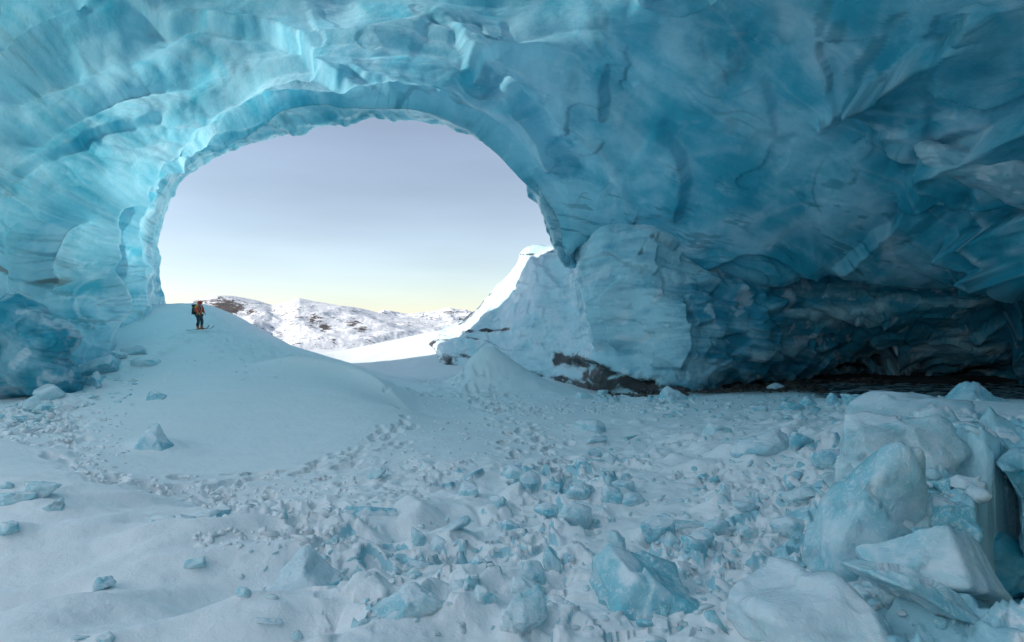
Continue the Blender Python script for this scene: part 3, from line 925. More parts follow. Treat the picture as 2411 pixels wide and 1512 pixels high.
for pts, w_, a_ in ([[(-20, 620), (30, 640), (80, 655), (160, 665)], 3.5, 0.65], [[(-20, 430), (20, 455), (60, 480)], 8, 0.25], [[(180, 600), (240, 620), (300, 635)], 1.6, 0.35], [[(1380, 545), (1480, 530), (1560, 500)], 8, 0.4]):
    d, s, t = dist_poly(U, W, smooth_line(D(pts), 5), 60)
    vd = np.maximum(vd, a_ * np.exp(-(d / w_) ** 2))
bake_ice(me, X, (0.45, 0.25, 1.0), 200, cellv, streak=0.7, frost_amt=0.7 - 0.35 * sstep(520, 700, U), dark=1.0 + 0.5 * sstep(560, 700, U), dirt=vd * inner, dpale=-0.25 * sstep(560, 800, U) + 0.08, dfrost_light=0.5 * np.clip(crestf, 0, 1) * inner)
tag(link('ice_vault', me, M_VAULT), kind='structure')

# ------------------------------------------------------------------ right-hand wall: the weathered cliff outside, the recess inside
wall = [
    [(428, 356, 52), (429, 347, 52.5), (432, 341, 53), (438, 335, 54), (442, 331, 55)],
    [(445, 366, 47), (451, 350, 47.5), (461, 335, 48.5), (470, 325, 50), (478, 308, 53)],
    [(485, 373, 44), (490, 350, 45.5), (497, 325, 47.5), (505, 295, 50), (514, 268, 52)],
    [(530, 383, 40.5), (532, 350, 42), (531, 310, 44), (527, 275, 47), (525, 249, 50)],
    [(575, 392, 37.5), (573, 350, 39), (570, 310, 41), (565, 270, 43.5), (556, 245, 47)],
    [(605, 398, 34.8), (598, 350, 35.0), (590, 310, 35.4), (584, 275, 35.8), (580, 236, 36.5)],
    [(650, 402, 33), (648, 355, 32), (645, 310, 32), (642, 266, 32.2), (640, 218, 34.2)],
    [(690, 402, 31.2), (692, 362, 30.6), (695, 325, 31.2), (698, 285, 32.2), (706, 236, 34.6)],
    [(750, 394, 34.5), (755, 368, 33.3), (760, 335, 33.0), (766, 305, 33.4), (772, 250, 36)],
    [(825, 384, 39.5), (828, 358, 37.2), (832, 330, 35.5), (835, 300, 34.2), (838, 235, 36)],
    [(895, 382, 41.5), (893, 357, 38.2), (890, 330, 35.8), (888, 300, 34), (885, 240, 35.5)],
    [(960, 384, 39), (960, 354, 36), (960, 325, 33.8), (958, 300, 32.4), (955, 240, 34)],
    [(1030, 390, 35.5), (1032, 352, 33.5), (1035, 315, 32), (1040, 280, 31), (1045, 220, 32)],
    [(1150, 400, 30.5), (1152, 345, 29.5), (1160, 300, 29), (1170, 250, 29), (1180, 190, 30)],
]
wall = np.array([[px(*q) for q in c] for c in wall])
wall = np.concatenate([wall, np.array([[(30, 14, -5), (30, 14, -2), (30, 14, 2), (30, 14, 6), (30, 14, 10)], [(29, -6, -5), (29, -6, -2), (29, -6, 2), (29, -6, 6), (29, -6, 10)]], float)], 0)
wall = np.concatenate([wall[:, :1] + np.array([0, 0, -1.5]), wall, wall[:, -1:] + np.array([0.5, 3.5, 0.4]), wall[:, -1:] + np.array([0.5, 8.0, 0.5])], 1)
NS, NH = 760, 230
V = resample(resample(wall, NH, 1), np.concatenate([np.linspace(0, 13, 720), np.linspace(13.05, 15, 40)]), 0)
N = grid_normals(V)
N *= np.sign(((np.array([5, 10, 0.0]) - V) * N).sum(-1).mean())
X = V.reshape(-1, 3)
Nf = N.reshape(-1, 3)
U, W = uv_of(X)
Xf = X.astype(np.float32)
hh = np.repeat(np.linspace(0, wall.shape[1] - 1, NH)[None], NS, 0).ravel()
wv = np.stack([fbm(Xf / 2.5, 2, 161), fbm(Xf / 2.5, 2, 162), fbm(Xf / 2.5, 2, 163)], 1)
disp = fbm(Xf / 5.0, 3, 102) * 0.28
f1, f2, fv = worley(Xf * np.array([0.22, 0.22, 0.32], np.float32) + 0.35 * wv, 13, facet=True)
disp += np.clip(fv, -1, 1) * 0.4 * (0.15 + 0.85 * sstep(560, 640, U))
f1, f2, fv = worley(Xf * np.array([0.5, 0.5, 1.0], np.float32) + 0.3 * wv, 16, facet=True)
disp += np.clip(fv, -1, 1) * (0.08 + 0.08 * sstep(660, 740, U))
strat = Xf @ np.array([0.05, 0.05, 1.0], np.float32)
lay = fbm(np.stack([strat * 2.2 + 0.5 * wv[:, 0], Xf[:, 0] * 0.12, Xf[:, 1] * 0.12], 1), 4, 171)
disp += lay * (0.03 + 0.04 * sstep(660, 740, U))
disp += fbm(Xf / 0.8, 4, 181) * 0.05
led = np.zeros(len(X))
led += ledge([(1365, 600), (1372, 680), (1390, 760), (1400, 830)], 0.9, 14, -1)
led += ledge([(1460, 650), (1420, 700), (1430, 760), (1450, 830)], 0.9, 16, -1)
led += ledge([(1240, 600), (1290, 640), (1340, 690)], 0.4, 14, 1)
led += ledge([(1640, 660), (1740, 700), (1800, 720)], 0.7, 14, -1)
led += ledge([(1610, 700), (1630, 800), (1600, 880)], 0.8, 18, 1)
led += ledge([(1010, 815), (1040, 800), (1100, 795), (1160, 810), (1200, 830)], 0.7, 7, 1)
led += ledge([(1085, 775), (1140, 780), (1190, 775)], 0.4, 5, 1)
led += ledge([(1330, 850), (1400, 855), (1460, 880), (1560, 890)], 0.9, 8, -1)
led += ledge([(1780, 740), (1900, 720), (2000, 760), (2100, 790)], 0.8, 14, -1)
led += ledge([(2110, 810), (2100, 860), (2060, 880)], 1.2, 14, -1)
for pts, amp, reach, side in RIGHT:
    led += 0.8 * ledge(pts, amp, reach, side, soft=2.2)
disp += led
X2 = X + Nf * disp[:, None]
me = mesh_from(X2, grid_faces(NS, NH), 'ice_wall')
wd = np.zeros(len(X))
for pts, w_, a_ in ([[(1010, 830), (1030, 860), (1080, 870)], 5, 0.9], [[(1010, 815), (1040, 800), (1100, 795), (1170, 815)], 2.5, 0.75], [[(1020, 850), (1100, 845), (1200, 855)], 6, 0.62],
                    [[(1085, 775), (1140, 780), (1200, 775)], 2.0, 0.7], [[(1180, 660), (1130, 720), (1080, 760)], 2.0, 0.6], [[(1215, 620), (1225, 600), (1300, 590)], 1.2, 0.5],
                    [[(1310, 845), (1400, 855), (1460, 885), (1560, 900)], 6, 0.85], [[(1400, 885), (1520, 905), (1610, 920)], 9, 1.1], [[(1230, 870), (1340, 900), (1420, 915)], 5, 0.75],
                    [[(1600, 925), (1750, 915), (1900, 890), (2110, 860), (2411, 880)], 6, 0.7]):
    d, s, t = dist_poly(U, W, smooth_line(D(pts), 5), 60)
    wd = np.maximum(wd, a_ * np.exp(-(d / w_) ** 2))
bake_ice(me, X, (0.06, 0.1, 1.0), 300, fv * 0.5 * sstep(640, 740, U), dark=0.35 + 0.65 * sstep(650, 740, U), dirt=wd, dfrost_light=0.9 * sstep(600, 535, U + 12 * wv[:, 0] - 0.25 * (W - 320)) + 0.16 * sstep(700, 650, U + 14 * wv[:, 1]), dpale=-0.15 * sstep(680, 780, U) + 0.25 * sstep(710, 650, U))  # snow-dusted cliff and pale bulge, lightened further to stand in for missing daylight
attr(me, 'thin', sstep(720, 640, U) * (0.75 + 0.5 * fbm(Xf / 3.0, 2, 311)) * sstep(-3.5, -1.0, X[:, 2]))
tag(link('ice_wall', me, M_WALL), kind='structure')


# ------------------------------------------------------------------ masses of ice standing out of the walls
def mass(name, label, outline, d0, bulge, depth=3.0, gu=0.0, gv=0.0, rough=0.3, mat=None, cat='ice buttress', group=None, n=190, m=64, power=2.6, seed=1, center=None, dirt=None, thin=0.3, cell=1.6, layers=0.02, scal=1.0, frosty=0.0, tilt=(0.3, 0.1, 1.0), facet=0.12, dark=1.0, dpale=0.0):
    """a body of ice with a bulging front, a rounded rim and a back that runs into the wall behind it"""
    pts = np.array(D(outline))
    c = pts.mean(0) if center is None else np.array(center) * DS
    closed = np.concatenate([pts, pts[:1]])
    # closed Catmull-Rom outline
    k = len(pts)
    s = np.linspace(0, k, n, endpoint=False)
    i = np.floor(s).astype(int)
    t = (s - i)[:, None]
    p0, p1, p2, p3 = pts[(i - 1) % k], pts[i % k], pts[(i + 1) % k], pts[(i + 2) % k]
    ring = 0.5 * (2 * p1 + (p2 - p0) * t + (2 * p0 - 5 * p1 + 4 * p2 - p3) * t ** 2 + (3 * p1 - p0 - 3 * p2 + p3) * t ** 3)
    jr = np.random.RandomState(seed)
    ph = np.linspace(0, 2 * math.pi, n, endpoint=False)
    wob = sum(jr.normal() / k_ ** 0.9 * np.cos(k_ * ph + jr.uniform(0, 6.3)) for k_ in range(5, 34))
    ring = c + (ring - c) * (1 + 0.022 * wob)[:, None]
    rad = 1 - np.linspace(0, 1, m)[::-1] ** 1.6
    rad = np.clip(rad, 0.004, 1)
    uv = c + (ring - c)[:, None] * rad[None, :, None]
    dep = d0 + gu * (uv[..., 0] - c[0]) + gv * (uv[..., 1] - c[1])
    dep = dep - bulge * (1 - rad[None] ** power) ** (1 / power)
    front = np.stack([(uv[..., 0] - 512) / F * dep, dep, -(uv[..., 1] - 321) / F * dep], -1)
    rim = front[:, -1:]
    cc = front[:, :1].mean(0, keepdims=True)
    sk = []
    for q in (0.15, 0.45, 0.8, 1.0):
        e = rim * (1 + depth * q / d0)
        e = e + (cc * (1 + depth / d0) - e) * 0.3 * q * q
        sk.append(e)
    Vv = np.concatenate([front] + sk, 1)
    Nn = grid_normals(np.concatenate([Vv[-1:], Vv, Vv[:1]], 0))[1:-1]
    toc = (np.array([0, 0, 0.0]) - Vv)
    Nn *= np.sign((toc * Nn)[:, :m].sum(-1).mean())
    Xm = Vv.reshape(-1, 3)
    Xs = Xm.astype(np.float32)
    w = np.stack([fbm(Xs / 2, 2, 7 + seed), fbm(Xs / 2, 2, 8 + seed), fbm(Xs / 2, 2, 9 + seed)], 1)
    dd = fbm(Xs / 2.6, 3, seed) * 1.0
    g1, g2, gvv = worley(Xs / cell + 0.3 * w, seed, facet=True)
    dd += np.clip(gvv, -1, 1) * facet
    dd += 0.75 * (g1 * g1 - 0.3)
    dd += layers * 4 * fbm(np.stack([(Xs[:, 2] + 0.15 * Xs[:, 0]) * 1.8 + 0.4 * w[:, 0], Xs[:, 0] * 0.1, Xs[:, 1] * 0.1], 1), 3, seed + 3)
    h1, h2, hv = worley(Xs / (cell * 0.38) + 0.4 * w, seed + 2, facet=True)
    dd += np.clip(hv, -1, 1) * 0.3 * facet + 0.45 * (h1 * h1 - 0.3) * scal
    dd += fbm(Xs / 0.5, 3, seed + 5) * 0.14
    Xm = Xm + Nn.reshape(-1, 3) * (dd * rough)[:, None]
    me = mesh_from(Xm, grid_faces(n, Vv.shape[1], wrap=True), name)
    attr(me, 'thin', np.full(len(Xm), thin))
    dv = np.zeros(len(Xm))
    if dirt:
        uu, vv = uv_of(Xm)
        for pl, w_, a_ in dirt:
            d, s_, t_ = dist_poly(uu, vv, smooth_line(D(pl), 5))
            dv = np.maximum(dv, a_ * np.exp(-(d / w_) ** 2))
    bake_ice(me, Xm, tilt, 400 + seed, gvv * 0.5, dirt=dv, streak=0.6, dfrost_light=frosty, dark=dark, dpale=dpale)
    return tag(link(name, me, mat or M_SLAB), label, cat, group)


mass('ice_buttress', 'rounded pale blue ice buttress at the lower left, darkening towards its undercut foot',
     [(-60, 700), (0, 690), (60, 700), (120, 735), (165, 775), (172, 810), (155, 850), (170, 890), (178, 915), (140, 935), (40, 945), (-60, 950), (-120, 820)], 24.0, 2.6, 5, seed=3, rough=0.42, dpale=-0.2, center=(30, 830))
mass('ice_cliff', 'far whitish ice cliff outside the cave mouth on the left',
     [(330, 520), (358, 560), (364, 610), (369, 650), (377, 685), (388, 722), (384, 742), (330, 748), (290, 640)], 56, 2.0, 9, seed=14, rough=0.35, frosty=0.8, cat='ice cliff', cell=1.2, center=(345, 650), dark=0.2)
mass('ice_shelf', 'bulging pale ice shelf jutting in at the right edge of the roof',
     [(2165, 348), (2190, 341), (2230, 346), (2300, 318), (2411, 272), (2520, 240), (2560, 420), (2500, 520), (2411, 500), (2340, 470), (2280, 440), (2220, 402), (2180, 375)], 23.0, 2.2, 5, seed=24, rough=0.22, gu=-0.012, center=(2390, 385), power=2.2, cat='ice shelf', cell=1.8, frosty=0.3, dark=0.6, tilt=(0.55, 0.2, 1.0))
mass('ice_tooth', 'smooth grey-blue ice tooth hanging down at the right end of the arch',
     [(1252, 415), (1275, 432), (1305, 480), (1340, 522), (1372, 555), (1352, 590), (1328, 620), (1310, 592), (1296, 552), (1280, 510), (1264, 465)], 36.8, 0.9, 3.0, seed=37, rough=0.12, cat='ice tooth', cell=1.0, thin=0.1, gu=0.0, frosty=0.25)

# ------------------------------------------------------------------ mountains beyond the valley
def mountain(name, prof, d0, d1, v0, seed, rockpts, amp):
    pr = np.array(prof) * DS
    na, nr = 420, 150
    uu = np.linspace(pr[0, 0], pr[-1, 0], na)
    top = np.interp(uu, pr[:, 0], pr[:, 1])
    t = np.linspace(0, 1.25, nr)
    Uu, Tt = np.meshgrid(uu, t, indexing='ij')
    dist = d0 + (d1 - d0) * Tt
    ztop = (321 - top)[:, None] / F * d1
    zb = (321 - v0) / F * d0
    s = np.where(Tt < 1, Tt, 1 - (Tt - 1) * 0.9)
    prof_s = 0.35 * s + 0.65 * sstep(0.15, 1.0, s)
    Zz = zb + (ztop - zb) * prof_s
    Xx = (Uu - 512) / F * dist
    Pn = np.stack([Xx, dist, 0 * Xx], -1).reshape(-1, 3).astype(np.float32)
    nz = fbm(Pn / 420.0, 6, seed, 0.52, ridged=True).reshape(Xx.shape)
    Zz = Zz + (nz - 0.3) * amp * np.sin(np.clip(Tt, 0, 1) * math.pi) ** 0.8 + fbm(Pn / 60, 3, seed + 9).reshape(Xx.shape) * amp * 0.06
    Gd = np.stack([Xx, dist, Zz], -1)
    nrm = grid_normals(Gd)
    steep = 1 - np.abs(nrm[..., 2])
    me = mesh_from(Gd.reshape(-1, 3), grid_faces(na, nr)[:, ::-1], name)
    pu, pv = uv_of(Gd.reshape(-1, 3))
    rock = sstep(0.08, 0.36, steep).ravel() * 0.45 + 0.26
    for (a, b, ru, rv, k) in rockpts:
        q = ((pu - a * DS) / (ru * DS)) ** 2 + ((pv - b * DS) / (rv * DS)) ** 2
        rock = np.maximum(rock, k * np.exp(-q))
    attr(me, 'rock', rock)
    return tag(link(name, me, M_MOUNT), kind='structure')


mountain('mountain_range', [(300, 740), (380, 735), (430, 716), (455, 705), (480, 698), (510, 695), (545, 697), (600, 707), (640, 719), (665, 715), (690, 705), (705, 702), (730, 707), (780, 716), (830, 724), (880, 735), (930, 745), (1000, 752), (1080, 756), (1200, 765), (1350, 770)],
         900, 2300, 392, 4, [(530, 722, 60, 24, .9), (470, 710, 30, 8, .7), (590, 735, 30, 12, .6), (700, 725, 30, 12, .45), (740, 755, 26, 20, .66), (765, 770, 18, 14, .8), (830, 760, 30, 12, .72), (850, 775, 24, 10, .6), (700, 745, 30, 8, .5), (900, 790, 60, 5, .5), (760, 800, 60, 4, .5), (650, 790, 60, 4, .4)], 19)
mountain('mountain_range', [(760, 760), (860, 745), (890, 737), (905, 733), (925, 736), (960, 740), (1000, 738), (1030, 735), (1060, 729), (1085, 735), (1120, 740), (1200, 745), (1350, 752)],
         2300, 4200, 335, 8, [(905, 738, 20, 6, .55), (1060, 735, 30, 6, .6), (1000, 745, 40, 5, .5), (960, 755, 40, 6, .5), (1080, 752, 40, 6, .45)], 34)
# snow plain of the valley
xs, ys = np.linspace(-3000, 3000, 60), np.concatenate([np.linspace(60, 900, 40), np.linspace(1000, 9000, 30)])
A, B = np.meshgrid(xs, ys, indexing='ij')
Zp = -14 - 55 * sstep(80, 420, B) - (321 - 392) * 0 + 2 * fbm(np.stack([A, B, 0 * A], -1).reshape(-1, 3) / 200, 3, 5).reshape(A.shape)
me = mesh_from(np.stack([A, B, Zp], -1).reshape(-1, 3), grid_faces(60, 70)[:, ::-1], 'valley_snow')
attr(me, 'ice', np.zeros(A.size)); attr(me, 'dirt', np.zeros(A.size))
tag(link('valley_snow', me, M_SNOW), kind='structure')
#DETAILS
# ------------------------------------------------------------------ stream and gravel in the recess
def water_material():
    t = NT('stream_water')
    p = t.pos(scale=(1.0, 2.6, 1))
    n = t.noise(1.1, 5, 0.7, 0.5, p)
    ripple_glint = t.ramp(n, 0.45, 0.60)  # pale ripples, with their glints put into the water colour
    bs = t.n('BsdfPrincipled', Roughness=0.12, Normal=t.bump(t.noise(2.5, 4, 0.6, 0.4, p), 0.7, 0.15))
    t.put(bs.inputs['Base Color'], t.mix(ripple_glint, (0.012, 0.03, 0.04), (0.55, 0.68, 0.72)))
    t.put(bs.inputs['Roughness'], t.math('ADD', 0.08, t.math('MULTIPLY', ripple_glint, 0.4)))
    t.put(t.out.inputs[0], bs.outputs[0])
    return t.m


xs, ys = np.linspace(11, 40, 120), np.linspace(22, 40, 110)
A, B = np.meshgrid(xs, ys, indexing='ij')
Zw = -3.95 + 0.035 * fbm(np.stack([A * 0.8, B * 1.6, 0 * A], -1).reshape(-1, 3), 3, 77).reshape(A.shape)
tag(link('stream', mesh_from(np.stack([A, B, Zw], -1).reshape(-1, 3), grid_faces(120, 110)[:, ::-1], 'stream'), water_material()), kind='structure')


# ------------------------------------------------------------------ loose ice blocks
def ico(sub):
    bm = bmesh.new()
    bmesh.ops.create_icosphere(bm, subdivisions=sub, radius=1.0)
    v = np.array([q.co[:] for q in bm.verts])
    f = np.array([[q.index for q in p.verts] for p in bm.faces])
    bm.free()
    return v / np.linalg.norm(v, axis=1)[:, None], f


ICO = {k: ico(k) for k in (2, 3, 4, 5)}


def block_shape(kind, rg):
    """bounding planes of a broken block: normals and distances"""
    nrm, dist = [], []
    def pl(n, d):
        n = np.asarray(n, float)
        nrm.append(n / np.linalg.norm(n)); dist.append(d)
    if kind == 'plate':
        for k in range(rg.randint(5, 8)):
            a = k * 2 * math.pi / 6 + rg.uniform(-.4, .4)
            pl((math.cos(a), rg.uniform(-.25, .25), math.sin(a)), rg.uniform(.75, 1.0))
        pl((rg.uniform(-.1, .1), -1, rg.uniform(-.1, .1)), .8); pl((rg.uniform(-.1, .1), 1, rg.uniform(-.2, .2)), .8)
        k = 30
    elif kind == 'wedge':
        pl((0, 0, -1), .9); pl((rg.uniform(.5, .9), rg.uniform(-.3, .2), .8), .55); pl((-.9, -.2, rg.uniform(.1, .5)), .7)
        pl((.1, -1, .35), .65); pl((0, 1, .3), .8); pl((.9, 0, -.2), .9); pl((-.4, -.5, .8), .72)
        k = 45
    elif kind == 'shard':
        pl((0, 0, -1), .9); pl((.9, rg.uniform(-.3, .3), .45), .42); pl((-.9, rg.uniform(-.3, .3), .4), .42); pl((.2, -1, .3), .5); pl((0, 1, .3), .5); pl((rg.uniform(-.6, .6), rg.uniform(-.4, .1), 1), .55)
        k = 30
    elif kind == 'dome':
        for k in range(28):
            n = np.array([rg.gauss(0, 1), rg.gauss(0, 1), rg.gauss(0, 1)])
            pl(n, rg.uniform(.84, 1.0))
        pl((0, 0, -1), .8)
        k = 13
    else:
        for k in range(13):
            n = np.array([rg.gauss(0, 1), rg.gauss(0, 1), rg.gauss(0, 1) * .8])
            pl(n, rg.uniform(.62, 1.0))
        pl((rg.uniform(-.3, .3), rg.uniform(-.4, .1), 1), .7)
        k = 45
    return np.array(nrm), np.array(dist), k


def ice_block(label, u, v, w, h, kind='chunk', tilt=0.0, seed=None, sink=0.75, depth=None, name='ice_block', cat='ice block', group='loose ice blocks', snow=0.6, pale=0.5, dirt=0.0, deepen=None, mat=None):
    """u, v: foot of the block in the picture (2411 wide); w, h its seen size there"""
    seed = seed if seed is not None else int(u * 7 + v * 13) % 9973
    rg = random.Random(seed)
    x, d = hit(u * DS, v * DS)
    d = deepen or d
    x = (u * DS - 512) / F * d
    gz = -(v * DS - 321) / F * d if deepen else ground_z(x, d)
    sx, sz = w * DS / F * d / 2, h * DS / F * d / 2 / (1 - 0.5 * sink)
    flat = 1.0 if w > 170 else 0.72 if any(k_ in label for k_ in ('upright', 'tall', 'standing', 'pyramid')) else 0.6
    sz *= flat
    sy = depth if depth else 0.75 * sx if flat < 1 and kind != 'plate' else (0.22 * max(sx, sz) if kind == 'plate' else 0.8 * (sx * sz) ** 0.5 if kind != 'shard' else 0.6 * sx)
    n, dist, k = block_shape(kind, rg)
    dirs, faces = ICO[5 if w > 90 else 4 if w > 34 else 3]
    q = np.maximum(dirs @ n.T, 1e-4) / dist
    r = (q ** k).sum(1) ** (-1.0 / k)
    Pb = dirs * r[:, None]
    lo, hi = Pb.min(0), Pb.max(0)
    Pb = (Pb - (lo + hi) / 2) / ((hi - lo) / 2) * np.array([sx, sy, sz])
    # broken surface
    Xs = (Pb + seed * 3.1).astype(np.float32)
    size = (sx * sy * sz) ** (1 / 3)
    nn = dirs * (1 / np.array([sx, sy, sz])); nn /= np.linalg.norm(nn, axis=1)[:, None]
    g1, g2, gv = worley(Xs / (size * 0.8) + 0.2 * np.stack([perlin(Xs / size, 1), perlin(Xs / size, 2), perlin(Xs / size, 3)], 1), seed % 50, facet=True)
    dd = fbm(Xs / size * 0.9, 4, seed % 91) * 0.08 + np.clip(gv, -1, 1) * (0.15 if w > 100 else 0.1) + 0.08 * (g1 * g1 - 0.3)
    Pb = Pb + nn * (dd * size * (0.8 if kind != 'plate' else 0.4))[:, None]
    me = mesh_from(Pb, faces, name)
    up = nn[:, 2] + 0.35 * fbm(Xs / size * 1.2, 3, seed % 77)
    n1 = fbm(Xs / size * 0.8, 4, seed % 67 + 5)
    attr(me, 'pale', np.clip(pale + 0.35 * n1, 0, 1))
    attr(me, 'band', sstep(0.35, 0.6, fbm(Xs / size * np.array([.5, .5, 2.5], np.float32), 3, seed % 31)) * 0.3)
    cr = sstep(0.035, 0.0, g2 - g1) * 0.7 + sstep(0.25, 0.5, fbm(Xs / size * 2.2, 4, seed % 43, 0.65)) * 0.5
    attr(me, 'frost', np.clip(np.maximum(cr, sstep(0.95 - snow * 0.6, 1.1 - snow * 0.6, up)), 0, 1))
    attr(me, 'dirt', np.full(len(Pb), dirt) * sstep(-.3, .4, n1))
    attr(me, 'thin', np.zeros(len(Pb)))
    o = link(name, me, mat or M_BLOCK)
    o.location = (x, d + (0.3 * sy if kind != 'plate' else 0), gz + sz * (1 - sink) * 0.9)
    o.rotation_euler = (R(rg.uniform(-10, 4) if kind != 'plate' else rg.uniform(45, 75)), R(tilt + rg.uniform(-5, 5)), R(rg.uniform(-20, 20)))
    return tag(o, label, cat, group)


for ln in BLOCKS.strip().split('\n'):
    lab, q = ln.split('|')
    q = q.split(',')
    extra = {}
    if 'brownish' in lab: extra = dict(dirt=0.45)
    if 'dark' in lab: extra.update(pale=0.15)
    if 'turquoise' in lab: extra.update(pale=0.2, snow=0.35)
    if 'clear' in lab or 'glassy' in lab: extra.update(snow=0.15, pale=0.6)
    if 'snow' in lab.split(' on ')[0]: extra.update(snow=0.9)
    ice_block(lab, float(q[0]), float(q[1]), float(q[2]), float(q[3]), q[4], float(q[5]), **extra)

ice_block('big pale ice block with a turquoise undercut in the left foreground', 690, 1378, 240, 105, 'wedge', 8, pale=0.4, snow=0.7, seed=12, depth=0.7)
ice_block('large tilted turquoise ice sheet half sunk in the foreground snow', 1500, 1440, 250, 140, 'wedge', -18, pale=0.25, snow=0.2, seed=77, depth=0.6)
ice_block('huge smooth ice boulder with a snow patch on its side, by the stream', 2170, 1050, 300, 125, 'dome', 6, pale=0.45, snow=0.5, seed=31, deepen=14.0)
ice_block('second huge ice boulder, behind and right of the one with the snow patch', 2330, 1000, 210, 100, 'wedge', 8, pale=0.3, snow=0.3, seed=35, deepen=17)
ice_block('long rounded ice boulder in front of the two huge ones at the right', 2280, 1105, 270, 125, 'dome', -8, pale=0.45, snow=0.35, seed=39, deepen=11.5)
ice_block('brown-stained snowy ice block at the right edge beside the stream', 2395, 1020, 130, 50, 'chunk', 0, pale=0.9, snow=0.8, seed=41, deepen=14, dirt=0.2)
ice_block('large pale fractured ice mass at the top of the right-hand heap', 2120, 1215, 270, 150, 'chunk', 4, pale=0.55, snow=0.25, seed=44)
ice_block('big rounded upright ice slab on the left face of the right-hand heap', 2075, 1360, 210, 240, 'dome', 14, pale=0.5, snow=0.2, seed=48, depth=0.5)
ice_block('squarish ice block right of the rounded upright slab', 2160, 1350, 140, 150, 'chunk', -4, pale=0.45, snow=0.15, seed=51)
ice_block('dark turquoise ice block at the brink of the crevasse', 2240, 1340, 120, 150, 'chunk', 0, pale=0.05, snow=0.5, seed=55)
ice_block('large blade of ice with its sharp tip pointing up right over the crevasse', 2190, 1455, 290, 160, 'plate', -14, pale=0.6, snow=0.15, seed=58, depth=0.3)
ice_block('wide frosted ice dome in the foreground at the bottom right', 1950, 1550, 360, 130, 'dome', 0, pale=0.9, snow=0.75, seed=61, depth=0.8)
ice_block('clear ice slab at the bottom edge left of the crevasse', 2160, 1540, 210, 80, 'chunk', 6, pale=0.45, snow=0.15, seed=64, depth=0.5)
mass('ice_slab', 'dark grey-blue slab of ice hanging inside the crevasse at the right edge',
     [(2280, 1100), (2320, 1075), (2375, 1085), (2395, 1150), (2385, 1230), (2365, 1270), (2335, 1240), (2300, 1180), (2275, 1140)], 8.3, 0.35, 0.8, seed=67, rough=0.08, cat='ice slab', group='ice in the crevasse', cell=0.6, thin=0)
mass('ice_slab', 'snowy lobe of ice at the right edge above the crevasse',
     [(2350, 1085), (2400, 1060), (2480, 1070), (2500, 1300), (2440, 1330), (2400, 1300), (2395, 1200), (2375, 1130)], 7.7, 0.35, 1.0, seed=70, rough=0.09, cat='ice slab', group='ice in the crevasse', cell=0.6, thin=0)
mass('ice_slab', 'shadowed ice bulge deep in the crevasse under the hanging slab',
     [(2285, 1270), (2340, 1250), (2411, 1290), (2480, 1300), (2480, 1400), (2400, 1420), (2330, 1420), (2295, 1350)], 8.1, 0.45, 1.0, seed=72, rough=0.1, cat='ice slab', group='ice in the crevasse', cell=0.6, thin=0)
mass('ice_slab', 'lowest dim ice block in the crevasse near the bottom right corner',
     [(2330, 1440), (2400, 1425), (2480, 1440), (2490, 1560), (2400, 1580), (2345, 1530)], 7.6, 0.45, 1.0, seed=75, rough=0.1, cat='ice slab', group='ice in the crevasse', cell=0.6, thin=0)

rg_ = random.Random(3)
HEAP = [((2075, 1290), 'the big rounded upright slab'), ((2160, 1300), 'the squarish block'), ((2240, 1290), 'the dark turquoise block at the brink'), ((2190, 1420), 'the large blade of ice'), ((2120, 1180), 'the pale fractured mass'),
        ((2228, 1090), 'the rounded block leaning on the faceted one'), ((1985, 1165), 'the pale block left of the standing slab'), ((2160, 1500), 'the clear slab at the bottom edge'), ((2268, 1125), 'the glassy cluster')]
seen_ = set()
for k_ in range(60):
    uu_, vv_ = rg_.uniform(2000, 2285), rg_.uniform(1110, 1470)
    kd_ = rg_.choice(['chunk', 'wedge', 'plate'])
    tone_ = rg_.choice(['pale', 'turquoise', 'snow-dusted'])
    near_ = min(HEAP, key=lambda h_: (h_[0][0] - uu_) ** 2 + (h_[0][1] - vv_) ** 2)[1]
    lab_ = '%s glassy ice %s lying against %s' % (tone_, {'chunk': 'lump', 'wedge': 'splinter', 'plate': 'flake'}[kd_], near_)
    if lab_ in seen_: continue
    seen_.add(lab_)
    ice_block(lab_, uu_, vv_, rg_.uniform(38, 80), rg_.uniform(25, 55), kd_, rg_.uniform(-30, 30), seed=600 + k_, sink=0.35, pale={'pale': .85, 'turquoise': .15, 'snow-dusted': .6}[tone_], snow={'pale': .2, 'turquoise': .1, 'snow-dusted': .7}[tone_],
              name='ice_fragment', cat='ice fragment', group='glassy fragments in the right-hand heap')

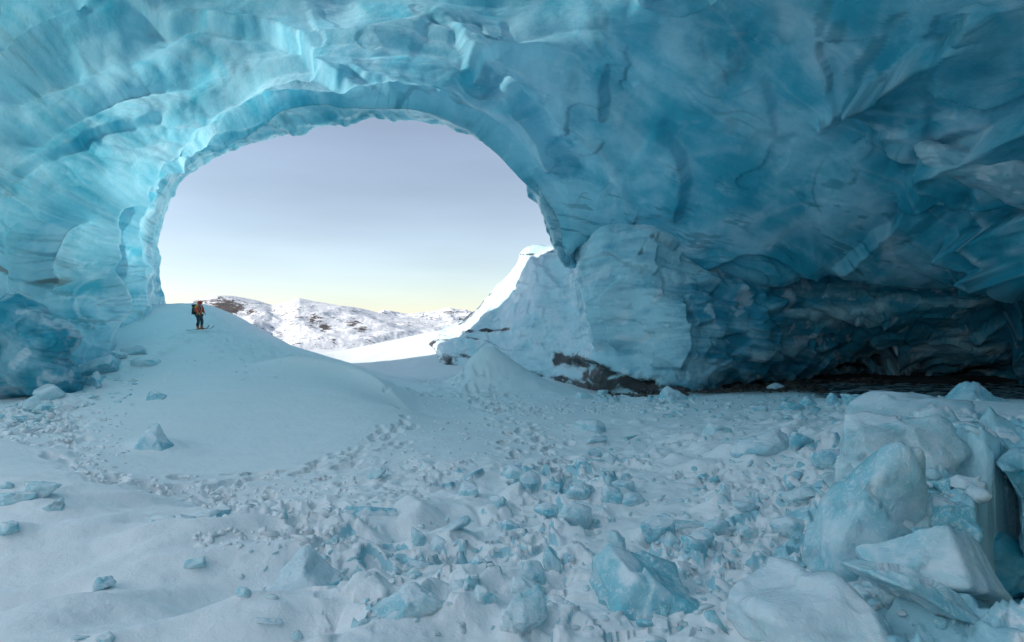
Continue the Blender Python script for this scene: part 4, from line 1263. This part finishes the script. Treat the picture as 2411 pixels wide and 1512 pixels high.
# ------------------------------------------------------------------ small broken ice and snow clods nobody could count
def scatter(name, label, cat, regions, mat, pale, snow, flat):
    rg = random.Random(len(name))
    dirs, faces = ICO[2]
    VV, FF, PA, FR = [], [], [], []
    n0 = 0
    base = []
    for k in range(12):
        n, dist, kk = block_shape(rg.choice(['chunk', 'wedge', 'plate', 'chunk']), rg)
        q = np.maximum(dirs @ n.T, 1e-4) / dist
        base.append(dirs * ((q ** 40).sum(1) ** (-1 / 40.0))[:, None])
    for (u0, v0, u1, v1, cnt, smin, smax) in regions:
        for k in range(cnt):
            u, v = rg.uniform(u0, u1), rg.uniform(v0, v1)
            d = 0
            t = v * DS
            # quick ray to the snow: start from the flat floor and step
            d = 3.7 * F / max(t - 321, 8)
            for it in range(6):
                z = ground_z((u * DS - 512) / F * d, min(d, 60))
                d = max(3.2, min(60, 0.5 * d + 0.5 * (-z * F / max(t - 321, 8))))
            x = (u * DS - 512) / F * d
            if ground_z(x, d) - ground_z(x, d, GZ) > 0.5: continue
            s = math.exp(rg.uniform(math.log(smin), math.log(smax)))
            a = Euler((rg.uniform(-.6, .6), rg.uniform(-.6, .6), rg.uniform(0, 6.28))).to_matrix()
            P = base[rg.randrange(12)] * np.array([s, s * rg.uniform(.5, 1), s * rg.uniform(flat * .5, flat * 1.2)])
            P = P @ np.array(a).T + np.array([x, d, ground_z(x, d) + s * 0.05])
            VV.append(P); FF.append(faces + n0); n0 += len(P)
            PA.append(np.full(len(P), pale + rg.uniform(-.25, .25)))
            FR.append(np.full(len(P), snow if rg.random() < 0.6 else 0.1))
    me = mesh_from(np.concatenate(VV), np.concatenate(FF), name)
    attr(me, 'pale', np.clip(np.concatenate(PA), 0, 1)); attr(me, 'frost', np.concatenate(FR))
    for q in ('band', 'dirt', 'thin', 'ice'): attr(me, q, np.zeros(n0))
    tag(link(name, me, mat), label, cat, kind='stuff')


scatter('ice_debris', 'small splinters and chips of broken ice strewn over the snow', 'ice debris',
        [(550, 1180, 1700, 1500, 260, .02, .08), (1350, 1000, 1900, 1250, 200, .03, .12), (1850, 940, 2350, 1200, 240, .04, .17), (1950, 1100, 2290, 1480, 380, .02, .09), (1550, 1250, 2000, 1480, 260, .015, .06), (1500, 930, 2080, 990, 220, .05, .2), (1350, 920, 1600, 950, 50, .08, .25), (0, 950, 130, 1010, 60, .05, .18), (130, 870, 330, 960, 30, .05, .15)],
        M_BLOCK, 0.5, 0.6, 0.6)
scatter('snow_clods', 'crumbs and clods of snow lying along the trails', 'snow clods',
        [(950, 900, 1350, 1120, 330, .03, .10), (150, 960, 300, 1140, 120, .03, .08), (300, 1120, 900, 1170, 160, .02, .07), (800, 1010, 1000, 1110, 80, .02, .06), (450, 1150, 800, 1290, 220, .02, .08), (0, 960, 170, 1040, 160, .04, .13), (1150, 930, 1600, 975, 260, .04, .11), (250, 800, 700, 900, 120, .03, .09)],
        M_SNOW, 0.9, 0.9, 0.7)


def gravel():
    t = NT('gravel_stone')
    n = t.noise(1.5, 3, 0.6, 0, t.pos())
    bs = t.n('BsdfPrincipled', Roughness=0.8)
    t.put(bs.inputs['Base Color'], t.mix(n, (0.03, 0.027, 0.025), (0.12, 0.10, 0.085)))
    t.put(t.out.inputs[0], bs.outputs[0])
    return t.m


scatter('gravel', 'dark pebbles on the floor of the shadowed recess', 'gravel', [(1420, 915, 1640, 935, 160, .06, .2), (1640, 895, 2100, 925, 400, .06, .25)], gravel(), 0.5, 0.5, 0.7)

# ------------------------------------------------------------------ the ski tourer on the ridge
def plain(name, col, rough=0.7, col2=None, scale=8.0):
    t = NT(name)
    n = t.noise(scale, 3, 0.6)
    bs = t.n('BsdfPrincipled', Roughness=rough)
    t.put(bs.inputs['Base Color'], t.mix(n, tuple(c * 0.85 for c in col), col2 or tuple(min(1, c * 1.1) for c in col)))
    t.put(t.out.inputs[0], bs.outputs[0])
    return t.m


M_RED = plain('jacket_red', (0.90, 0.10, 0.05))
M_ORANGE = plain('jacket_orange', (1.0, 0.38, 0.06))
M_TROUSER = plain('trouser_slate', (0.035, 0.065, 0.085))
M_TROUSER2 = plain('trouser_black', (0.018, 0.02, 0.028))
M_BOOT = plain('boot_orange', (0.85, 0.20, 0.015), 0.35)
M_BLACK = plain('black_plastic', (0.012, 0.012, 0.014), 0.4)
M_PACK = plain('pack_grey_green', (0.09, 0.13, 0.12), 0.75)
M_PACK2 = plain('pack_black', (0.02, 0.024, 0.026), 0.75)
M_SKIN = plain('skin', (0.45, 0.25, 0.18), 0.5)
M_GLOVE = plain('glove_ochre', (0.75, 0.38, 0.06), 0.7)


def skin(name, verts, edges, mat, parent, root=0, sub=2):
    me = bpy.data.meshes.new(name)
    me.from_pydata([v[:3] for v in verts], edges, [])
    o = bpy.data.objects.new(name, me)
    COL.objects.link(o)
    sm = o.modifiers.new('skin', 'SKIN')
    sl = me.skin_vertices[0] if me.skin_vertices else None
    if sl is None:
        bm = bmesh.new(); bm.from_mesh(me); bm.verts.layers.skin.verify(); bm.to_mesh(me); bm.free()
        sl = me.skin_vertices[0]
    for i, v in enumerate(verts):
        r = v[3] if isinstance(v[3], tuple) else (v[3], v[3])
        sl.data[i].radius = r
        sl.data[i].use_root = (i == root)
    sm.use_smooth_shade = True
    ss = o.modifiers.new('sub', 'SUBSURF'); ss.levels = sub; ss.render_levels = sub
    me.materials.append(mat)
    o.parent = parent
    return o


def chain(n, a=0): return [(i, i + 1) for i in range(a, a + n - 1)]


sx_, sd_ = hit(199.5, 331.0, 20, 60)
sd_ = 37.0
sx_ = (199.5 - 512) / F * sd_
fz = float(base_z(sx_, sd_)[0])
person = bpy.data.objects.new('person', None)
COL.objects.link(person)
person.location = (sx_, sd_, fz + 0.10)
person.rotation_euler = (0, 0, R(-8))
person.scale = (1.06, 1.06, 1.06)
tag(person, 'person in red hooded jacket and dark trousers standing on skis on the snow ridge', 'person')
# local axes: +X the way the person faces, +Y away from the viewer, +Z up
body = [(-.02, 0, .98, .15), (-.02, 0, 1.15, .155), (-.01, 0, 1.33, .165), (0, 0, 1.47, .12), (.02, 0, 1.56, .065), (.05, 0, 1.68, .098), (.06, 0, 1.75, .09),
        (-.01, -.20, 1.44, .07), (-.02, -.27, 1.20, .055), (.12, -.25, 1.02, .042), (.17, -.24, .97, .04),
        (-.01, .20, 1.44, .07), (0, .27, 1.20, .055), (.14, .24, 1.05, .042), (.19, .22, 1.0, .04),
        (-.03, -.10, .90, .10), (.02, -.11, .52, .07), (-.04, -.11, .12, .05), (.08, -.11, .07, .045),
        (-.03, .10, .90, .10), (.10, .11, .53, .07), (.06, .11, .12, .05), (.18, .11, .07, .045)]
be = chain(7) + [(3, 7)] + chain(4, 7) + [(3, 11)] + chain(4, 11) + [(0, 15)] + chain(4, 15) + [(0, 19)] + chain(4, 19)
skin('body', body, be, M_SKIN, person)
jk = [(-.02, 0, .90, (.17, .15)), (-.02, 0, 1.10, (.165, .155)), (-.02, 0, 1.32, (.18, .17)), (-.01, 0, 1.47, (.14, .13)),
      (-.01, -.21, 1.44, .10), (-.03, -.29, 1.20, .085), (.11, -.27, 1.03, .065),
      (-.01, .21, 1.44, .10), (0, .29, 1.20, .085), (.13, .26, 1.06, .065)]
jacket = skin('jacket', jk, chain(4) + [(3, 4)] + chain(3, 4) + [(3, 7)] + chain(3, 7), M_RED, person)
skin('shoulder_panel', [(-.03, -.19, 1.50, .085), (-.03, -.27, 1.40, .095), (-.02, -.305, 1.28, .082)], chain(3), M_ORANGE, jacket)
skin('hem_panel', [(-.17, -.10, .93, .055), (-.06, -.17, .92, .06), (.06, -.16, .92, .055)], chain(3), M_ORANGE, jacket)
skin('hood', [(-.06, 0, 1.53, .13), (.0, 0, 1.63, .125), (.03, 0, 1.72, .13), (.05, 0, 1.80, .095)], chain(4), M_RED, jacket)
skin('collar', [(.06, -.02, 1.53, .085), (.09, 0, 1.57, .075)], chain(2), M_RED, jacket, sub=1)
# face: brow, nose, chin and sunglasses stand in front of the hood opening
face = skin('face', [(.12, 0, 1.76, .07), (.145, 0, 1.70, .065), (.14, 0, 1.64, .058), (.19, 0, 1.695, .016)], [(0, 1), (1, 2), (1, 3)], M_SKIN, person, sub=2)
skin('beard', [(.165, -.03, 1.635, .03), (.175, 0, 1.62, .032), (.165, .03, 1.635, .03)], chain(3), M_BLACK, face, sub=1)
skin('sunglasses', [(.17, -.065, 1.725, .022), (.195, -.03, 1.727, .022), (.195, .03, 1.727, .022), (.17, .065, 1.725, .022)], chain(4), M_BLACK, face, sub=1)
tr = [(-.02, 0, .92, (.17, .16)), (-.03, -.10, .84, .125), (.02, -.11, .52, .095), (-.04, -.11, .20, .085), (-.03, .10, .84, .125), (.10, .11, .53, .095), (.06, .11, .20, .085)]
trs = skin('trousers', tr, [(0, 1), (1, 2), (2, 3), (0, 4), (4, 5), (5, 6)], M_TROUSER, person)
skin('knee_panel', [(.0, -.12, .45, .098), (-.04, -.12, .30, .096), (-.05, -.115, .20, .092)], chain(3), M_TROUSER2, trs)
for x0, y0 in ((-.04, -.11), (.06, .11)):
    bt = skin('ski_boot', [(x0 - .01, y0, .30, .07), (x0 - .01, y0, .16, .078), (x0, y0, .08, .072), (x0 + .12, y0, .06, .058), (x0 + .20, y0, .05, .05)], chain(5), M_BOOT, person)
    skin('buckle', [(x0 + .03, y0 - .05, .19, .03), (x0 + .09, y0, .17, .03), (x0 + .03, y0 + .05, .19, .03)], chain(3), M_BLACK, bt, sub=1)
for yy, px_, pz in ((-1, .15, .985), (1, .17, 1.015)):
    y0 = -.255 if yy < 0 else .235
    g = [(px_ - .03, y0, pz + .045, .040), (px_ + .02, y0, pz - .02, .045), (px_ + .045, y0, pz - .05, .02),
         (px_ + .075, y0 - .035, pz - .045, .013), (px_ + .06, y0 - .04, pz - .095, .012), (px_ + .08, y0 - .012, pz - .055, .013), (px_ + .055, y0 - .012, pz - .105, .012),
         (px_ + .078, y0 + .012, pz - .055, .013), (px_ + .053, y0 + .012, pz - .10, .012), (px_ + .07, y0 + .034, pz - .045, .012), (px_ + .05, y0 + .035, pz - .085, .011),
         (px_ + .01, y0 - .05 * yy * -1, pz - .04, .014), (px_ + .045, y0 - .06 * yy * -1, pz - .07, .012)]
    skin('glove', g, [(0, 1), (1, 2), (2, 3), (3, 4), (2, 5), (5, 6), (2, 7), (7, 8), (2, 9), (9, 10), (1, 11), (11, 12)], M_GLOVE, person, sub=1)


def boxy(name, secs, mat, parent=None):
    """a soft bag: rounded rectangular sections (cx, cy, z, half x, half y)"""
    n = 20
    vs = []
    for cx, cy, z, ax, ay in secs:
        for k in range(n):
            a = 2 * math.pi * k / n
            c, s = math.cos(a), math.sin(a)
            vs.append((cx + ax * math.copysign(abs(c) ** .55, c), cy + ay * math.copysign(abs(s) ** .55, s), z))
    fs = [[i * n + k, i * n + (k + 1) % n, (i + 1) * n + (k + 1) % n, (i + 1) * n + k] for i in range(len(secs) - 1) for k in range(n)]
    me = bpy.data.meshes.new(name)
    me.from_pydata(vs, [], fs + [list(range(n))[::-1], list(range((len(secs) - 1) * n, len(secs) * n))])
    me.update()
    return link(name, me, mat, parent)


pack = bpy.data.objects.new('backpack', None)
COL.objects.link(pack)
pack.location, pack.rotation_euler = person.location, person.rotation_euler
tag(pack, 'grey-green backpack with black lower half worn on the red jacket', 'backpack')
main = boxy('pack_body', [(-.33, 0, 1.06, .08, .12), (-.34, 0, 1.08, .12, .16), (-.35, 0, 1.25, .135, .17), (-.35, 0, 1.42, .13, .165), (-.34, 0, 1.52, .11, .14), (-.33, 0, 1.54, .08, .11)], M_PACK, pack)
boxy('pack_base', [(-.32, 0, .99, .09, .13), (-.33, 0, 1.01, .135, .175), (-.34, 0, 1.10, .15, .185), (-.345, 0, 1.16, .142, .178)], M_PACK2, main)
boxy('pack_lid', [(-.36, 0, 1.52, .10, .14), (-.36, 0, 1.54, .135, .165), (-.37, 0, 1.62, .13, .155), (-.37, 0, 1.66, .08, .10)], M_PACK2, pack)
skin('side_pocket', [(-.36, -.17, 1.12, .05), (-.36, -.18, 1.25, .05), (-.36, -.175, 1.36, .03)], chain(3), M_PACK2, pack, sub=1)
for yy in (-.13, .13):
    skin('shoulder_strap', [(-.22, yy, 1.50, .028), (-.06, yy, 1.60, .03), (.14, yy * 1.05, 1.50, .028), (.19, yy * 1.1, 1.34, .026), (.10, yy * 1.3, 1.14, .02), (-.2, yy * 1.2, 1.08, .02)], chain(6), M_PACK2, pack, sub=1)
skin('hip_belt', [(-.24, -.16, 1.02, .035), (-.05, -.20, 1.02, .035), (.14, -.14, 1.01, .03), (.18, 0, 1.01, .03), (.14, .14, 1.01, .03), (-.05, .20, 1.02, .035), (-.24, .16, 1.02, .035)], chain(7), M_PACK2, pack, sub=1)
for yy in (-.10, .08):
    skin('hanging_strap', [(-.47, yy, 1.30, .012), (-.49, yy, 1.10, .012), (-.47, yy, .95, .012)], chain(3), M_PACK2, pack, sub=1)

for y0, xo, rz, lab in ((-.11, -.04, -3, 'nearer black touring ski under the orange boot on the ridge'), (.11, .06, 6, 'farther black touring ski, its raised tip behind the nearer one')):
    r_ = bpy.data.objects.new('ski', None)
    COL.objects.link(r_)
    r_.location = person.location
    r_.rotation_euler = (0, R(-5), R(rz - 8))
    n = 40
    vs = []
    for k in range(n):
        t = k / (n - 1)
        x = xo - .85 + 1.75 * t
        z = .0 + (0.22 * ((t - .84) / .16) ** 1.8 if t > .84 else 0) + (0.03 * ((.05 - t) / .05) ** 2 if t < .05 else 0)
        w = .048 - .012 * math.sin(t * math.pi) if t < .9 else .044 * math.sqrt(max(0.02, 1 - ((t - .9) / .1) ** 2))
        for sy, sz in ((-1, 0), (1, 0), (1, 1), (-1, 1)):
            vs.append((x, y0 + sy * w, z + sz * .016))
    fs = [[i * 4 + k, i * 4 + (k + 1) % 4, (i + 1) * 4 + (k + 1) % 4, (i + 1) * 4 + k] for i in range(n - 1) for k in range(4)] + [[3, 2, 1, 0], [n * 4 - 4, n * 4 - 3, n * 4 - 2, n * 4 - 1]]
    me = bpy.data.meshes.new('ski_plank'); me.from_pydata(vs, [], fs); me.update()
    link('ski_plank', me, M_BLACK, r_, smooth=False)
    boxy('binding', [(xo + .06, y0, .014, .17, .035), (xo + .06, y0, .03, .17, .035), (xo + .05, y0, .036, .15, .03)], M_BLACK, r_)
    tag(r_, lab, 'ski', 'pair of touring skis')

pole = bpy.data.objects.new('ski_pole', None)
COL.objects.link(pole)
pole.location, pole.rotation_euler = person.location, person.rotation_euler
tag(pole, 'thin black ski pole held in the near glove, planted ahead of the boots', 'ski pole')
skin('shaft', [(.20, -.255, .93, .014), (.36, -.30, .50, .016), (.52, -.34, -.02, .013)], chain(3), M_BLACK, pole, sub=1)
skin('grip', [(.18, -.25, 1.03, .018), (.20, -.255, .94, .02), (.215, -.26, .89, .016)], chain(3), M_BLACK, pole, sub=1)
skin('clamp', [(.365, -.302, .50, .02), (.38, -.305, .45, .02)], chain(2), M_BLACK, pole, sub=1)
boxy('basket', [(.51, -.338, .03, .02, .02), (.515, -.339, .015, .05, .05), (.517, -.339, .008, .05, .05)], M_BLACK, pole)
